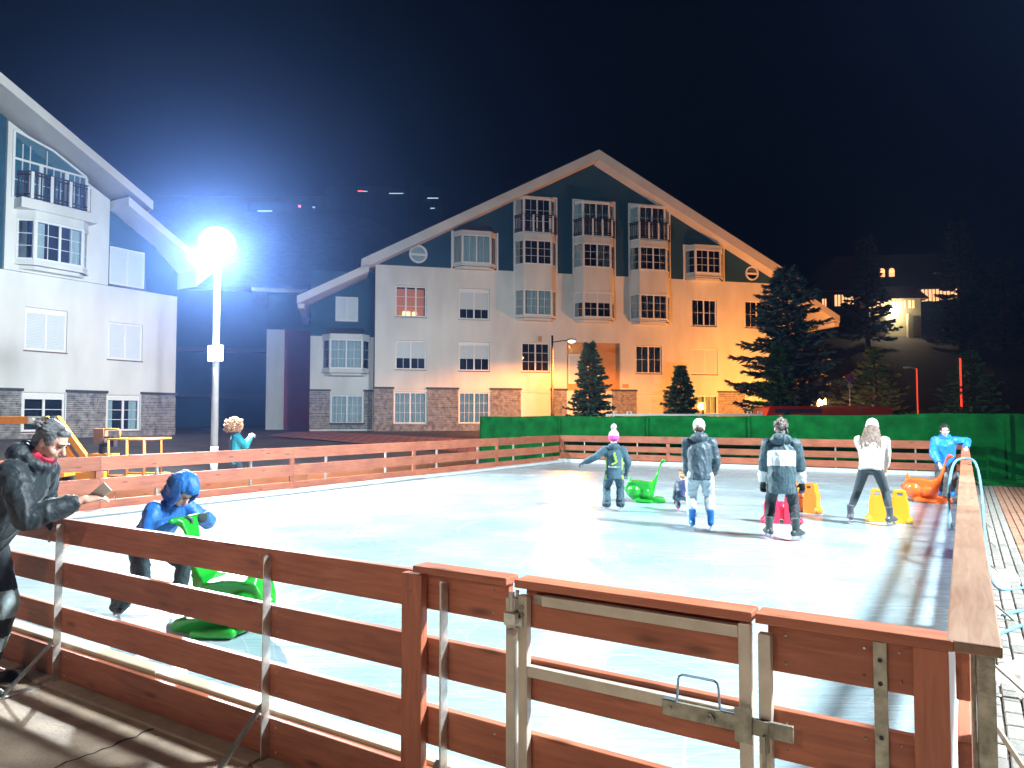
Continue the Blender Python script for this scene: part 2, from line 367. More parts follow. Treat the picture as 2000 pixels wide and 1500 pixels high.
# short fixed panel right of the gate
rp = empty('rink_barrier', (rk(0,0).x, rk(0,0).y, 0), A_NEAR, label='short fixed plank panel between the gate latch and the right corner', cat='barrier')
for z0, z1 in rowsN:
    b = MB(); b.box(-.24,.24,-.018,.018,-(z1-z0)/2,(z1-z0)/2); b.build('board', WOOD, rp, bevel=.004, loc=(.285,.018,(z0+z1)/2))
b = MB(); b.box(-.53,.53,-.045,.045,-.022,.022); o = b.build('post', WOOD, rp, bevel=.004, loc=(.06,.0605,.375)); o.rotation_euler = (R(90), R(-90), 0)
b = MB(); b.box(-.275,.275,-.052,.052,-.016,.016); b.build('cap_rail', WOOD, rp, bevel=.004, loc=(.277,.04,.922))
part(rp, 'latch_post', STEELPAINT, (.508,.548,.04,.078,GZ,.87), bevel=.003)
o = part(rp, 'steel_upright', STEELDIRTY, (.175,.213,.04,.052,GZ,.895), bevel=.002)
for z in (.84,.77,.61,.34):
    q = MB(); q.tube([(.194,.0515,z),(.194,.0545,z)],.007,8); q.build('bolt_hole', BLACKM, o)
q = MB(); q.box(.515,.54,.0785,.10,.50,.60); q.box(.52,.53,.10,.115,.46,.56); q.build('latch_keeper', STEELDIRTY, rp)
def screws(parent, xs, rows, y=.0375):
    b = MB()
    for x in xs:
        for z0, z1 in rows:
            for z in (z0+.035, z1-.035): b.tube([(x+random.uniform(-.004,.004), y-.001, z+random.uniform(-.006,.006)), (x, y+.0012, z)], .0052, 8)
    o = b.build('screws', STEEL, parent); o['kind'] = 'stuff'
screws(nearL, (1.60,1.95,2.08,2.90,3.04,4.92,5.06,5.94,6.06), rowsN); screws(rp, (.14,.24,.47), rowsN); screws(nearL, (2.0,), [(-.1,.86)], .083)
# ------------------------------------------------------------------ gate
gt = empty('gate', (rk(0,0).x, rk(0,0).y, 0), A_NEAR, label='plank gate with cream steel frame, sliding latch and loop handle', cat='gate')
for z0, z1 in rowsN:
    b = MB(); b.box(-.43,.43,-.018,.018,-(z1-z0)/2,(z1-z0)/2); b.build('board', WOOD, gt, bevel=.004, loc=(1.02,.018,(z0+z1)/2))
b = MB(); b.box(-.455,.455,-.05,.05,-.016,.016); b.build('cap_rail', WOOD, gt, bevel=.004, loc=(1.018,.04,.922))
fr = MB(); fr.box(1.425,1.465,.038,.075,-.10,.875); fr.box(.572,.612,.038,.075,-.10,.895); fr.box(.612,1.36,.040,.073,.845,.885); fr.box(.612,1.425,.040,.073,.565,.608); fr.box(.612,1.425,.040,.073,-.06,-.02)
fr.build('steel_frame', STEELPAINT, gt, bevel=.004)
part(gt, 'bracket_plate', STEELDIRTY, (1.33,1.40,.039,.06,.848,.882))
lt = part(gt, 'latch_bar', STEELDIRTY, (.44,.87,.077,.092,.548,.60), bevel=.002)
part(lt, 'latch_sleeve', STEELDIRTY, (.565,.62,.093,.10,.52,.63))
q = MB(); q.tube([(.70,.092,.574),(.70,.106,.574),(.70,.1062,.574),(.70,.112,.574)],[.014,.014,.007,.007],12); q.build('latch_bolt', STEELDIRTY, lt)
q = MB(); q.tube([(.84,.092,.578),(.84,.097,.578)],.006,8); q.build('rivet', STEELDIRTY, lt)
q = MB()
hp = [(.87,.084,.603),(.822,.084,.603),(.818,.084,.61),(.814,.084,.675),(.811,.084,.688),(.80,.084,.694),(.69,.084,.694),(.68,.084,.688),(.676,.084,.675),(.672,.084,.61),(.668,.084,.603),(.62,.084,.603)]
q.tube(hp, .0042, 8); q.build('loop_handle', mat('blue_steel_rod', (.25,.42,.58), .35, .6), lt)
for zc in (.79,.10):
    q = MB(); q.tube([(1.475,.062,zc-.09),(1.475,.062,zc+.07)],.016,10); q.box(1.44,1.52,.076,.088,zc-.035,zc+.0); q.tube([(1.478,.10,zc+.03),(1.478,.10,zc+.10)],.012,8); q.box(1.455,1.505,.088,.115,zc-.02,zc+.02)
    q.tube([(1.49,.10,zc-.055),(1.46,.11,zc-.05)],.014,8); q.tube([(1.475,.062,zc+.07),(1.475,.062,zc+.10)],.008,8); q.build('hinge', STEEL, gt)
for zb in (.83,.80,.07):
    q = MB(); q.tube([(1.446,.0745,zb),(1.446,.080,zb)],.010,10); q.build('bolt', STEELDIRTY, gt)
# ------------------------------------------------------------------ liners round the ice
def liner(name, origin, ang, L, y0, y1, z1, m, label):
    b = MB(); n = int(L/3.9); random.seed(int(L*10))
    for i in range(n):
        x0, x1 = L*i/n, L*(i+1)/n
        b.box(x0, x1, y0, y1+random.uniform(0,.0), -.12, z1+.006*math.sin(i*1.7))
    return tag(b.build(name, m, loc=(origin.x, origin.y, 0), rz=ang, bevel=.012), label, 'rink liner')
liner('rink_liner', rk(0,0), A_NEAR, 12.0, -.10, -.006, .085, LINERC, 'cream liner strip inside the foreground barrier at the ice edge')
liner('rink_liner', rk(RW,0), A_LEFT, 19.7, -.22, -.006, .06, LINER, 'white liner strip along the foot of far left barrier')
liner('rink_liner', rk(RW,RL), A_FAR, 11.9, -.16, -.006, .11, LINER, 'white liner strip below the barrier across the rink end')
liner('rink_liner', rk(0,RL), A_RIGHT, 19.8, -.09, -.006, .07, LINER, 'white liner strip inside the barrier with broad cap rail')
pp = MB()
for k in (0.30,0.345): pp.tube([rk(RW-k, 1, .012), rk(RW-k, 12, .012)], .010, 8)
tag(pp.build('coolant_pipe', LINER, smooth=True), 'pair of thin white pipes lying on ice along far left barrier', 'pipe')
# plywood sheets behind the left barrier
random.seed(5)
for i in range(7):
    x0 = .2 + 2.16*i; b = MB(); b.box(-1.075,1.075,-.009,.009,-.29,.29)
    o = b.build('plywood_sheet', WOODPALE, loc=(*(rk(RW+.5+.02*(i % 2), x0+1.08))[:2], .19), rz=A_LEFT)
    lab = ['nearest to the orange boom lift', 'second from the boom lift', 'third along from the boom lift', 'beside the lamp post foot', 'just right of the curly-haired woman', 'sixth along, past the woman', 'last before the green screen'][i]
    tag(o, 'pale plywood sheet standing behind the barrier, ' + lab, 'plywood', 'plywood sheets behind the barrier')
nb = MB(); nb.box(-.09,.09,-.012,-.0095,-.08,.10); tag(nb.build('notice', mat('notice_paper', (.7,.78,.8), .7, var=.25, vscale=25), loc=(*(rk(RW+.49, 14.9))[:2], .30), rz=A_LEFT), 'small printed notice stuck on the plywood near green screen', 'notice')
# ------------------------------------------------------------------ green screen
TURF = mat('green_turf_sheet', (.003,.115,.022), .95, var=.4, vscale=2.5, bump=.6, bscale=45, spec=.1)
def screen():
    b = MB(); nxs, nzs = 190, 14; L0, L1 = -3.7, 18.5
    for side in (0, 1):
        for j in range(nzs+1):
            for i in range(nxs+1):
                x = L0 + (L1-L0)*i/nxs; t = j/nzs
                amp = .030 + .060*smooth(11.6, 13.2, x)
                y = amp*(noise.noise((x*1.3, t*.6, 2)) + .8*noise.noise((x*3.3+t*.9, t*.5, 7)) + (.6*noise.noise((x*6, t*.4, 4)) if x > 11.5 else .15*noise.noise((x*5, t*2, 4))))
                ztop = 1.605 + .075*smooth(4, 14, x) + .012*noise.noise((x*1.1, 0, 3)) - .035*abs(math.sin(x*.78+.4))
                b.v.append((x, y + (.018 if side else 0), GZ + (ztop-GZ)*t))
    m = (nxs+1); tot = m*(nzs+1)
    for side in (0, 1):
        for j in range(nzs):
            for i in range(nxs):
                k = side*tot + j*m + i; q = (k, k+1, k+m+1, k+m); b.f.append(q if not side else q[::-1]); b.m.append(0)
    for i in range(nxs):
        k = nzs*m + i; b.f.append((k, k+1, k+1+tot, k+tot)); b.m.append(0)
    for j in range(nzs):
        k = j*m; b.f.append((k, k+m, k+m+tot, k+tot)); b.m.append(0)
    p = rk(RW, RL+.42); return b.build('turf_screen', TURF, smooth=True, loc=(p.x, p.y, 0), rz=A_FAR)
scr = screen()
for i in range(6):
    x = -.2+3.3*i; b = MB(); b.box(x-.035,x+.035,-.075,-.05,GZ,1.60+.07*smooth(4,14,x)-.03); b.build('seam_strip', TURF, scr)
    b = MB(); b.box(x-.03,x+.03,.06,.12,GZ-.1,1.56); b.build('support_post', BLACKM, scr)
tag(scr, 'tall green artificial turf screen hung behind the rink end', 'screen')
fl = MB(); p = rk(-.25, RL-1.1)
for j in range(9):
    for i in range(13):
        fl.v.append((1.1*i/12, .75*j/8, .05+.05*noise.noise((i*.5, j*.4, 1)) + (.10*(j/8)**2)))
for j in range(8):
    for i in range(12): k = j*13+i; fl.f.append((k, k+1, k+14, k+13)); fl.m.append(0)
fo = tag(fl.build('turf_offcut', TURF, smooth=True, loc=(p.x, p.y, GZ), rz=A_FAR), 'loose flap of green turf lying on the pavers', 'turf'); sm = fo.modifiers.new('t', 'SOLIDIFY'); sm.thickness = .02
# ================================================================== building kit
def wall_grid(b, x0, x1, z0, z1, holes, y=0.0, depth=.16):
    xs = sorted({x0, x1, *[h[0] for h in holes], *[h[1] for h in holes]}); zs = sorted({z0, z1, *[h[2] for h in holes], *[h[3] for h in holes]})
    for i in range(len(xs)-1):
        for j in range(len(zs)-1):
            cx, cz = (xs[i]+xs[i+1])/2, (zs[j]+zs[j+1])/2
            if any(h[0] < cx < h[1] and h[2] < cz < h[3] for h in holes): continue
            b.quad((xs[i],y,zs[j]), (xs[i+1],y,zs[j]), (xs[i+1],y,zs[j+1]), (xs[i],y,zs[j+1]))
    for a, c, d, e in holes:
        b.quad((a,y,d),(a,y+depth,d),(a,y+depth,e),(a,y,e)); b.quad((c,y,d),(c,y,e),(c,y+depth,e),(c,y+depth,d))
        b.quad((a,y,d),(c,y,d),(c,y+depth,d),(a,y+depth,d)); b.quad((a,y,e),(a,y+depth,e),(c,y+depth,e),(c,y,e))
SILL = mat('brick_sill', (.16,.09,.075), .8)
LITIN = mat('lamp_lit_room', (.5,.2,.12), .8, emis=(1,.28,.14), estr=.35)
LAMPGLOW = mat('room_lamp_shade', (.9,.6,.3), .6, emis=(1,.55,.2), estr=5)
def window(parent, x, y, z, w, h, sashes=2, grid=(2,3), blind=0.0, curtain=None, rz=0.0, fr=.075, lit=False, sill=True, head=0.0, split=None):
    """window with its lower left corner at x,y,z in the building frame; mesh = outer frame and mullions"""
    b = MB(); d0, d1 = -.004, .055
    b.box(0,w,d0,d1,0,fr); b.box(0,w,d0,d1,h-fr-head,h); b.box(0,fr,d0,d1,fr,h-fr-head); b.box(w-fr,w,d0,d1,fr,h-fr-head)
    inner = w - 2*fr; mw = .085
    sw = (inner - mw*(sashes-1))/sashes; pz0, pz1 = fr, h-fr-head
    for i in range(1, sashes): xx = fr + i*sw + (i-1)*mw; b.box(xx, xx+mw, d0, d1-.003, pz0, pz1)
    o = b.build('window', WHITE, parent, loc=(x, y, z), rz=rz, bevel=.008)
    gb = MB()
    for i in range(sashes):
        xx = fr + i*(sw+mw)
        p = MB(); p.quad((xx,.03,pz0),(xx+sw,.03,pz0),(xx+sw,.03,pz1),(xx,.03,pz1)); p.build('pane', GLASS, o)
        for k in range(1, grid[0]): q = xx + sw*k/grid[0]; gb.box(q-.011, q+.011, .016, .028, pz0, pz1)
        for k in range(1, grid[1]): q = pz0 + (pz1-pz0)*k/grid[1]; gb.box(xx, xx+sw, .017, .027, q-.011, q+.011)
        if blind > 0:
            s = MB(); zb = pz1 - (pz1-pz0)*blind; n = max(3, int((pz1-zb)/.055))
            for k in range(n):
                za, zc = zb + (pz1-zb)*k/n, zb + (pz1-zb)*(k+1)/n; s.hexa([(xx+.004,.004,za),(xx+sw-.004,.004,za),(xx+sw-.004,.014,za),(xx+.004,.014,za),(xx+.004,.008,zc-.004),(xx+sw-.004,.008,zc-.004),(xx+sw-.004,.014,zc-.004),(xx+.004,.014,zc-.004)])
            s.build('roller_shutter', SHUT, o)
    if gb.f and blind < .95: gb.build('glazing_bars', WHITE, o)
    if blind < .95:
        if curtain:
            c = MB(); nn = 40; spans = {'full': [(fr, w-fr)], 'sides': [(fr, fr+inner*.2), (w-fr-inner*.24, w-fr)], 'half': [(fr+inner*.45, w-fr)], 'gap': [(fr, fr+inner*.44), (fr+inner*.56, w-fr)]}[curtain]
            for a, e in spans:
                n2 = max(8, int(nn*(e-a)/inner))
                for i in range(n2):
                    u0, u1 = a+(e-a)*i/n2, a+(e-a)*(i+1)/n2; y0, y1 = .14+.018*math.sin(u0*38+h*9)+.01*math.sin(u0*71), .14+.018*math.sin(u1*38+h*9)+.01*math.sin(u1*71)
                    c.quad((u0,y0,fr),(u1,y1,fr),(u1,y1,pz1),(u0,y0,pz1))
            c.build('curtain', CURT, o)
        if lit:
            c = MB(); c.box(fr,w-fr,.5,.52,fr,pz1); c.build('lit_room', LITIN, o)
            c = MB(); c.box(.45,.85,.4,.48,.12,.34); c.box(1.0,1.22,.4,.48,.14,.34); c.build('table_lamp', LAMPGLOW, o)
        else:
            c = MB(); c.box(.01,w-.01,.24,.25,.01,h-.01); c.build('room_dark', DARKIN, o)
    if sill and rz == 0:
        s = MB(); s.box(-.04,w+.04,-.06,.0,-.05,-.005); s.build('sill', SILL, o)
    return o
def stones(parent, rects, y=0.0, seed=1, hgt=(.05,.11), ln=(.14,.5), dep=.05):
    """stacked slate cladding; each course a row of uneven stones"""
    random.seed(seed)
    for (x0, x1, z0, z1) in rects:
        b = MB(); z = z0
        while z < z1-.02:
            h = min(random.uniform(*hgt), z1-z); x = x0
            while x < x1-.03:
                L = min(random.uniform(*ln), x1-x)
                if x1-(x+L) < .06: L = x1-x
                d = random.uniform(.015, dep); j = .006
                b.add([(x+j,y,z+j),(x+L-j,y,z+j),(x+L-j,y,z+h-j),(x+j,y,z+h-j),(x+j,y-d,z+j),(x+L-j,y-d-.004,z+j),(x+L-j,y-d,z+h-j),(x+j,y-d+.003,z+h-j)],
                      [(4,5,6,7),(0,1,5,4),(1,2,6,5),(2,3,7,6),(3,0,4,7)])
                x += L
            z += h
        o = b.build('stone_cladding', STONE, parent); o['kind'] = 'stuff'
        part(parent, 'slate_coping', SLATE, (x0-.04, x1+.04, y-.10, y-.0, z1+.004, z1+.10))
def bay(parent, x0, x1, z0, z1, dep=.55, cant=.42, base=True, roof=None, wins=(), y=0.0, mbm=CREAM):
    """canted bay: solid body, windows set on its three faces. wins: (z0, h, style dict)"""
    poly = [(x0,y),(x0+cant,y-dep),(x1-cant,y-dep),(x1,y)]
    b = MB(); segs = [z0]; 
    for wz, wh, st in wins: segs += [wz, wz+wh]
    segs.append(z1)
    for i in range(0, len(segs)-1, 2):          # solid bands between the windows
        if segs[i+1]-segs[i] > .01: b.prism([(p[0], p[1]) for p in poly][::-1], segs[i], segs[i+1], 'xy')
    for wz, wh, st in wins:                     # corner posts
        for p in (poly[1], poly[2]): b.box(p[0]-.05, p[0]+.05, p[1]+.0, p[1]+.09, wz, wz+wh)
        b.box(x0, x1, y-.02, y+.0, wz, wz+wh)
    if base:
        inn = [(x0+.12,y),(x0+cant+.06,y-dep*.75),(x1-cant-.06,y-dep*.75),(x1-.12,y)]
        b.prism(inn[::-1], z0-.14, z0-.001, 'xy')
        out = [(x0-.05,y),(x0+cant-.03,y-dep-.05),(x1-cant+.03,y-dep-.05),(x1+.05,y)]
        b.prism(out[::-1], z0+.0, z0+.06, 'xy')
    for wz, wh, st in wins:
        out = [(x0-.03,y),(x0+cant-.02,y-dep-.035),(x1-cant+.02,y-dep-.035),(x1+.03,y)]
        b.prism(out[::-1], wz+wh+.02, wz+wh+.07, 'xy')
    b.build('bay', mbm, parent)
    L = math.hypot(cant, dep); aL = math.atan2(-dep, cant)
    for wz, wh, st in wins:
        s2 = dict(st); s2['sashes'] = 1; s2['grid'] = (1, st.get('grid', (2,3))[1])
        if s2.get('curtain') in ('sides', 'half', 'gap'): s2['curtain'] = 'full' if st.get('curtain') != 'sides' else 'sides'
        window(parent, x0+cant+.0, y-dep-.012, wz, x1-x0-2*cant, wh, sill=False, **st)
        window(parent, x0+.01, y-.012, wz, L, wh, rz=aL, sill=False, fr=.06, **s2)
        window(parent, x1-cant+.0, y-dep-.006, wz, L, wh, rz=-aL, sill=False, fr=.06, **s2)
    if roof:
        inn = [(x0+.35,y),(x0+cant+.25,y-dep*.25),(x1-cant-.25,y-dep*.25),(x1-.35,y)]; out = [(x0-.08,y),(x0+cant-.06,y-dep-.09),(x1-cant+.06,y-dep-.09),(x1+.08,y)]
        r = MB(); n = 4; r.add([(p[0],p[1],z1+.004) for p in out]+[(p[0],p[1],z1+roof) for p in inn], [(0,1,5,4),(1,2,6,5),(2,3,7,6),(4,5,6,7),(3,2,1,0)]); r.build('bay_roof', SLATE, parent)
def balcony(parent, x0, x1, z0, z1, y=-.55, n=14, cant=.4, posts=4, thick=.022, yb=0.0):
    o = MB(); pts = [(x0,yb-.08),(x0+cant,y),(x1-cant,y),(x1,yb-.08)]
    for z in (z0, z0+.12, z1-.1, z1):
        for a, c in zip(pts[:-1], pts[1:]): o.beam((a[0],a[1],z), (c[0],c[1],z), .05, .05)
    rail = o.build('balcony_railing', RAILM, parent)
    q = MB(); w = MB()
    for i in range(n+1):
        x = x0+cant+(x1-x0-2*cant)*i/n; q.box(x-thick, x+thick, y-.012, y+.012, z0+.03, z1-.02)
    for i in range(5):
        for a, c in ((pts[0], pts[1]), (pts[2], pts[3])):
            t = (i+.5)/5; x, yy = a[0]+(c[0]-a[0])*t, a[1]+(c[1]-a[1])*t; q.box(x-thick*.8, x+thick*.8, yy-.012, yy+.012, z0+.03, z1-.02)
    q.build('baluster', RAILM, rail)
    for i in range(posts):
        x = x0+cant+(x1-x0-2*cant)*i/(posts-1); w = MB(); w.box(x-.05, x+.05, y-.03, y+.03, z0-.03, z1+.0); w.build('railing_post', WHITE, rail)
def roof_slab(parent, pts, y0, y1, t=.42, slate=True):
    """pts: ridge-to-eave line in x,z; pale fascia and soffit, dark slate on top"""
    (xa, za), (xb, zb) = pts; dx, dz = xb-xa, zb-za; L = math.hypot(dx, dz)
    b = MB(); b.prism([(xa,za),(xb,zb),(xb,zb-t),(xa,za-t)], y0, y1); b.build('eaves', ROOFW, parent)
    s = MB(); nx_, nz_ = -dz/L, dx/L
    if nz_ < 0: nx_, nz_ = -nx_, -nz_
    k = .07; s.prism([(xa,za+.004),(xb,zb+.004),(xb+nx_*k,zb+nz_*k),(xa+nx_*k,za+nz_*k)], y0+.12, y1); s.build('roof', SLATE, parent)
def round_window(parent, x, z, r, y=-.0):
    b = MB(); n = 28
    for i in range(n):
        a0, a1 = 2*math.pi*i/n, 2*math.pi*(i+1)/n
        f = lambda a, q, yy: (x+q*math.cos(a), yy, z+q*math.sin(a))
        b.hexa([f(a0,r*.80,y), f(a0,r,y), f(a1,r,y), f(a1,r*.80,y), f(a0,r*.80,y-.07), f(a0,r,y-.07), f(a1,r,y-.07), f(a1,r*.80,y-.07)])
    b.box(x-r*.82, x+r*.82, y-.05, y-.004, z-.09, z+.03)
    o = b.build('round_window', WHITE, parent)
    p = MB(); p.add([(x+r*.8*math.cos(2*math.pi*i/n), y-.02, z+r*.8*math.sin(2*math.pi*i/n)) for i in range(n)], [tuple(range(n))]); p.build('pane', GLASS, o)
    p = MB(); p.add([(x+r*.8*math.cos(2*math.pi*i/n), y-.006, z+r*.8*math.sin(2*math.pi*i/n)) for i in range(n)], [tuple(range(n))]); p.build('curtain', CURT, o)
# ================================================================== gabled apartment block facing the rink
A_M = math.atan2(.236, .972)
MBL = empty('apartment_building', (-5.63, 39.7, -.236), A_M, label='wide gabled cream and dark blue apartment block behind the green screen', cat='building')
W2 = [(-.82,.91,7.3,9.03,'lit'),(2.71,4.48,7.27,9.03,'blind'),(17.03,18.73,7.31,8.98,'dark'),(20.65,22.35,7.31,9.0,'dark')]
W1 = [(-.80,.90,4.38,6.0,'b60'),(2.72,4.5,4.36,6.0,'b55'),(6.34,8.04,4.36,6.05,'grid'),(13.35,15.05,4.36,6.05,'curt'),(16.99,18.75,4.36,5.95,'shut'),(20.6,22.3,4.36,6.0,'shut')]
W0 = [(-.86,.94,1.4,3.16,'curtg'),(2.73,4.52,1.4,3.18,'curtg'),(6.34,8.07,1.4,3.16,'shut'),(13.4,15.15,1.4,3.1,'shut'),(17.0,18.75,.9,3.1,'door'),(20.6,22.3,1.4,3.1,'shut')]
NICHE = (9.07,12.38,3.32,6.13)
holes = [w[:4] for w in W2+W1] + [NICHE]
mw = MB(); wall_grid(mw, -1.9, 23.7, 3.30, 10.13, holes, 0.0, .16)
mw.quad((-1.9,0,3.3),(-1.9,0,10.13),(-1.9,14,10.13),(-1.9,14,3.3)); mw.quad((23.7,0,3.3),(23.7,14,3.3),(23.7,14,10.13),(23.7,0,10.13))
mw.build('wall', CREAM, MBL)
lw_ = MB(); wall_grid(lw_, -1.9, 23.7, .2, 3.296, [w[:4] for w in W0], .0, .16); lw_.build('ground_floor_wall', CREAM, MBL)
NICHEM = mat('ochre_render', (.52,.28,.10), .85, var=.08, bump=.1, bscale=60)
part(MBL, 'recess_wall', NICHEM, (NICHE[0],NICHE[1],.162,.20,NICHE[2]-.3,NICHE[3]))
window(MBL, 9.2, .10, 3.7, 1.9, 1.75, blind=1.0, grid=(1,1), sill=False)
st = {'lit': dict(sashes=3, grid=(1,3), curtain=None, lit=True), 'blind': dict(blind=.66, grid=(2,1), head=.14), 'dark': dict(grid=(2,2), curtain='sides'), 'b60': dict(blind=.62, grid=(2,1)), 'b55': dict(blind=.55, grid=(2,1), head=.12),
      'grid': dict(grid=(2,3)), 'curt': dict(grid=(2,2), curtain='full'), 'shut': dict(blind=1.0, grid=(1,1)), 'curtg': dict(grid=(3,3), curtain='full'), 'door': dict(grid=(2,2), curtain='gap')}
for w in W2+W1+W0:
    window(MBL, w[0]+.01, .06, w[2]+.01, w[1]-w[0]-.02, w[3]-w[2]-.02, **st[w[4]])
gb = MB(); pk = (10.79, 16.95)
gb.prism([(-1.9,10.134),(23.7,10.134),(23.7,10.4),(pk[0],pk[1]),(-1.9,10.4)], 0.0, .25); gb.build('gable_wall', BLUE, MBL)
gb = MB(); gb.prism([(-1.89,9.6),(23.69,9.6),(pk[0],16.8)], 13.6, 14.0); gb.build('rear_wall', BLUE, MBL)
stones(MBL, [(-1.95,-.88,1.1,3.32),(.96,2.71,1.1,3.32),(4.54,6.32,1.1,3.32),(8.09,9.06,1.1,3.32),(11.84,13.38,1.1,3.3),(15.17,16.98,1.1,3.28),(18.77,20.58,1.1,3.26),(22.32,23.7,1.1,3.26)], 0.0, 11)
part(MBL, 'stone_plinth', STONE, (-1.95,23.7,-.05,-.002,.2,1.38))
for x0, x1, sA, sB, nb, ps in ((5.89,8.47,dict(grid=(2,3)),dict(grid=(2,3),curtain='full'),6,4), (9.45,12.08,dict(grid=(2,3),curtain='half'),dict(grid=(2,3),blind=.42),15,4), (12.96,15.63,dict(grid=(2,3),curtain='sides'),dict(grid=(2,3),curtain='gap'),15,4)):
    bay(MBL, x0+.05, x1-.05, 7.42, 12.25, .55, .42, True, None, [(7.55,1.48,sB),(10.47,1.42,sA)], 0.0)
    # top-floor loggia: white surround, glazing set back, railing in front
    part(MBL, 'loggia_surround', WHITE, (x0-.02,x0+.06,-.10,-.003,10.13,14.56),(x1-.06,x1+.02,-.10,-.003,10.13,14.56),(x0+.06,x1-.06,-.10,-.003,14.44,14.56))
    top = dict(grid=(2,3)) if x0 < 6 else dict(grid=(2,3), curtain='full')
    bay(MBL, x0+.08, x1-.08, 12.26, 14.43, .42, .42, False, None, [(12.32,2.0,top)], 0.0, WHITE)
    balcony(MBL, x0+.02, x1-.02, 12.36, 13.30, -.66, 12 if nb > 6 else 3, .4, ps, .022)
bay(MBL, 2.36, 4.88, 10.2, 12.2, .55, .45, True, .42, [(10.36,1.6,dict(grid=(2,1),blind=.0,curtain='full'))], 0.0)
bay(MBL, 16.6, 19.17, 10.2, 12.2, .55, .45, True, None, [(10.46,1.45,dict(grid=(2,3)))], 0.0)
for x0, x1 in ((2.29,4.95),(16.52,19.25)):
    part(MBL, 'bay_surround', WHITE, (x0-.02,x0+.06,-.08,-.003,10.1,12.26),(x1-.06,x1+.02,-.08,-.003,10.1,12.26),(x0+.06,x1-.06,-.08,-.003,12.2,12.26))
round_window(MBL, .43, 10.82, .51, -.002); round_window(MBL, 21.17, 10.72, .45, -.002)
roof_slab(MBL, [(10.79,17.32),(-2.69,10.20)], -.9, 14.2, .55); roof_slab(MBL, [(10.79,17.32),(24.06,10.30)], -.9, 14.2, .62)
roof_slab(MBL, [(-2.30,9.98),(-5.96,8.10)], -.9, 13, .42); roof_slab(MBL, [(23.5,9.95),(26.76,8.12)], -.9, 13, .45)
for x, z in ((-5.9, 8.0), (26.7, 8.0)): part(MBL, 'eaves_end', ROOFW, (x-.3 if x > 0 else x, x if x > 0 else x+.3, -.88, 12.9, z-.55, z-.30))
part(MBL, 'vent_grille', NICHEM, (12.5,12.9,-.02,-.003,3.5,3.72))
part(MBL, 'service_box', NICHEM, (7.35,7.55,-.05,-.003,6.12,6.42))
# set-back left section with its own bay
ls = MB(); lh = [(-4.23,-2.44,1.4,3.0),(-4.02,-2.77,7.1,8.5)]
wall_grid(ls, -5.33, -1.9, .2, 6.25, [lh[0]], 1.2, .16); ls.build('set_back_wall', CREAM, MBL)
ls = MB(); wall_grid(ls, -5.33, -1.9, 6.254, 9.9, [lh[1]], 1.2, .16)
ls.quad((-1.903,1.2,.2),(-1.903,0.002,.2),(-1.903,.002,10.1),(-1.903,1.2,10.1)); ls.build('set_back_gable', BLUE, MBL)
for (a, c, d, e), k in zip(lh, (dict(grid=(3,3), curtain='full'), dict(blind=1.0, grid=(1,1)))): window(MBL, a+.01, 1.26, d+.01, c-a-.02, e-d-.02, **k)
bay(MBL, -4.7, -2.12, 4.2, 6.35, .55, .42, True, .36, [(4.42,1.62,dict(grid=(2,3), curtain='full'))], 1.2)
stones(MBL, [(-5.35,-4.25,1.1,3.2),(-2.42,-1.95,1.1,3.2),(-4.25,-2.42,1.1,1.36)], 1.2, 5)
# rear wing with maroon panel
part(MBL, 'wing_wall', CREAM, (-8.05,-7.0,6.0,12,1.0,7.1)); part(MBL, 'wing_maroon_panel', MAROON, (-7.0,-5.3,5.9,12,1.0,7.1)); part(MBL, 'wing_upper_wall', BLUE, (-8.05,-5.3,6.0,12,7.104,9.3))
part(MBL, 'wing_roof_edge', ROOFW, (-8.9,-5.0,5.4,12.5,9.3,9.52))
# ================================================================== gabled block on the left
A_L = R(59.5)
LBL = empty('apartment_building', (-15.62, 29.2, -.236), A_L, label='cream gabled apartment block at the left with wide white eaves', cat='building')
lw = [(-.79,.72,7.08,8.63,'s1'),(-3.81,-2.34,4.2,5.78,'s2'),(-.77,.67,4.08,5.58,'s1'),(-6.9,-5.4,4.2,5.78,'s1')]
l0 = [(-3.81,-2.34,1.25,2.68,'c1'),(-.77,.63,1.22,2.66,'c2')]
b = MB(); wall_grid(b, -25, 2.2, 2.7, 6.996, [w[:4] for w in lw[1:]], 0.0, .14)
b.quad((2.2,0,2.7),(2.2,15,2.7),(2.2,15,6.996),(2.2,0,6.996)); b.build('wall', CREAM, LBL)
b = MB(); wall_grid(b, -25, 2.2, .1, 2.696, [w[:4] for w in l0], 0.0, .14); b.quad((2.2,0,.1),(2.2,15,.1),(2.2,15,2.696),(2.2,0,2.696)); b.build('ground_floor_wall', CREAM, LBL)
b = MB(); wall_grid(b, -.9, 2.2, 7.0, 8.66, [lw[0][:4]], 0.0, .14); b.add([(-.9,0,8.66),(2.2,0,8.66),(-.9,0,10.45)], [(0,1,2)]); b.quad((2.2,0,7),(2.2,15,7),(2.2,15,8.66),(2.2,0,8.66)); b.build('blue_gable_wall', BLUE, LBL)
b = MB(); b.prism([(-4.6,7.0),(-.9,7.0),(-.9,10.4),(-4.6,12.3)], -.12, .2); b.build('projecting_wall', CREAM, LBL)
b = MB(); b.prism([(-25,7.0),(-4.6,7.0),(-4.6,12.4),(-13.2,16.9),(-25,10.6)], 0.0, .2); b.build('gable_wall', BLUE, LBL)
stl = {'s1': dict(blind=1.0, grid=(1,1)), 's2': dict(blind=1.0, grid=(1,1), head=.13), 'c1': dict(grid=(1,3), curtain=None, head=.16), 'c2': dict(grid=(1,3), curtain='sides', head=.12)}
for w in lw+l0: window(LBL, w[0]+.01, .04, w[2]+.01, w[1]-w[0]-.02, w[3]-w[2]-.02, **stl[w[4]])
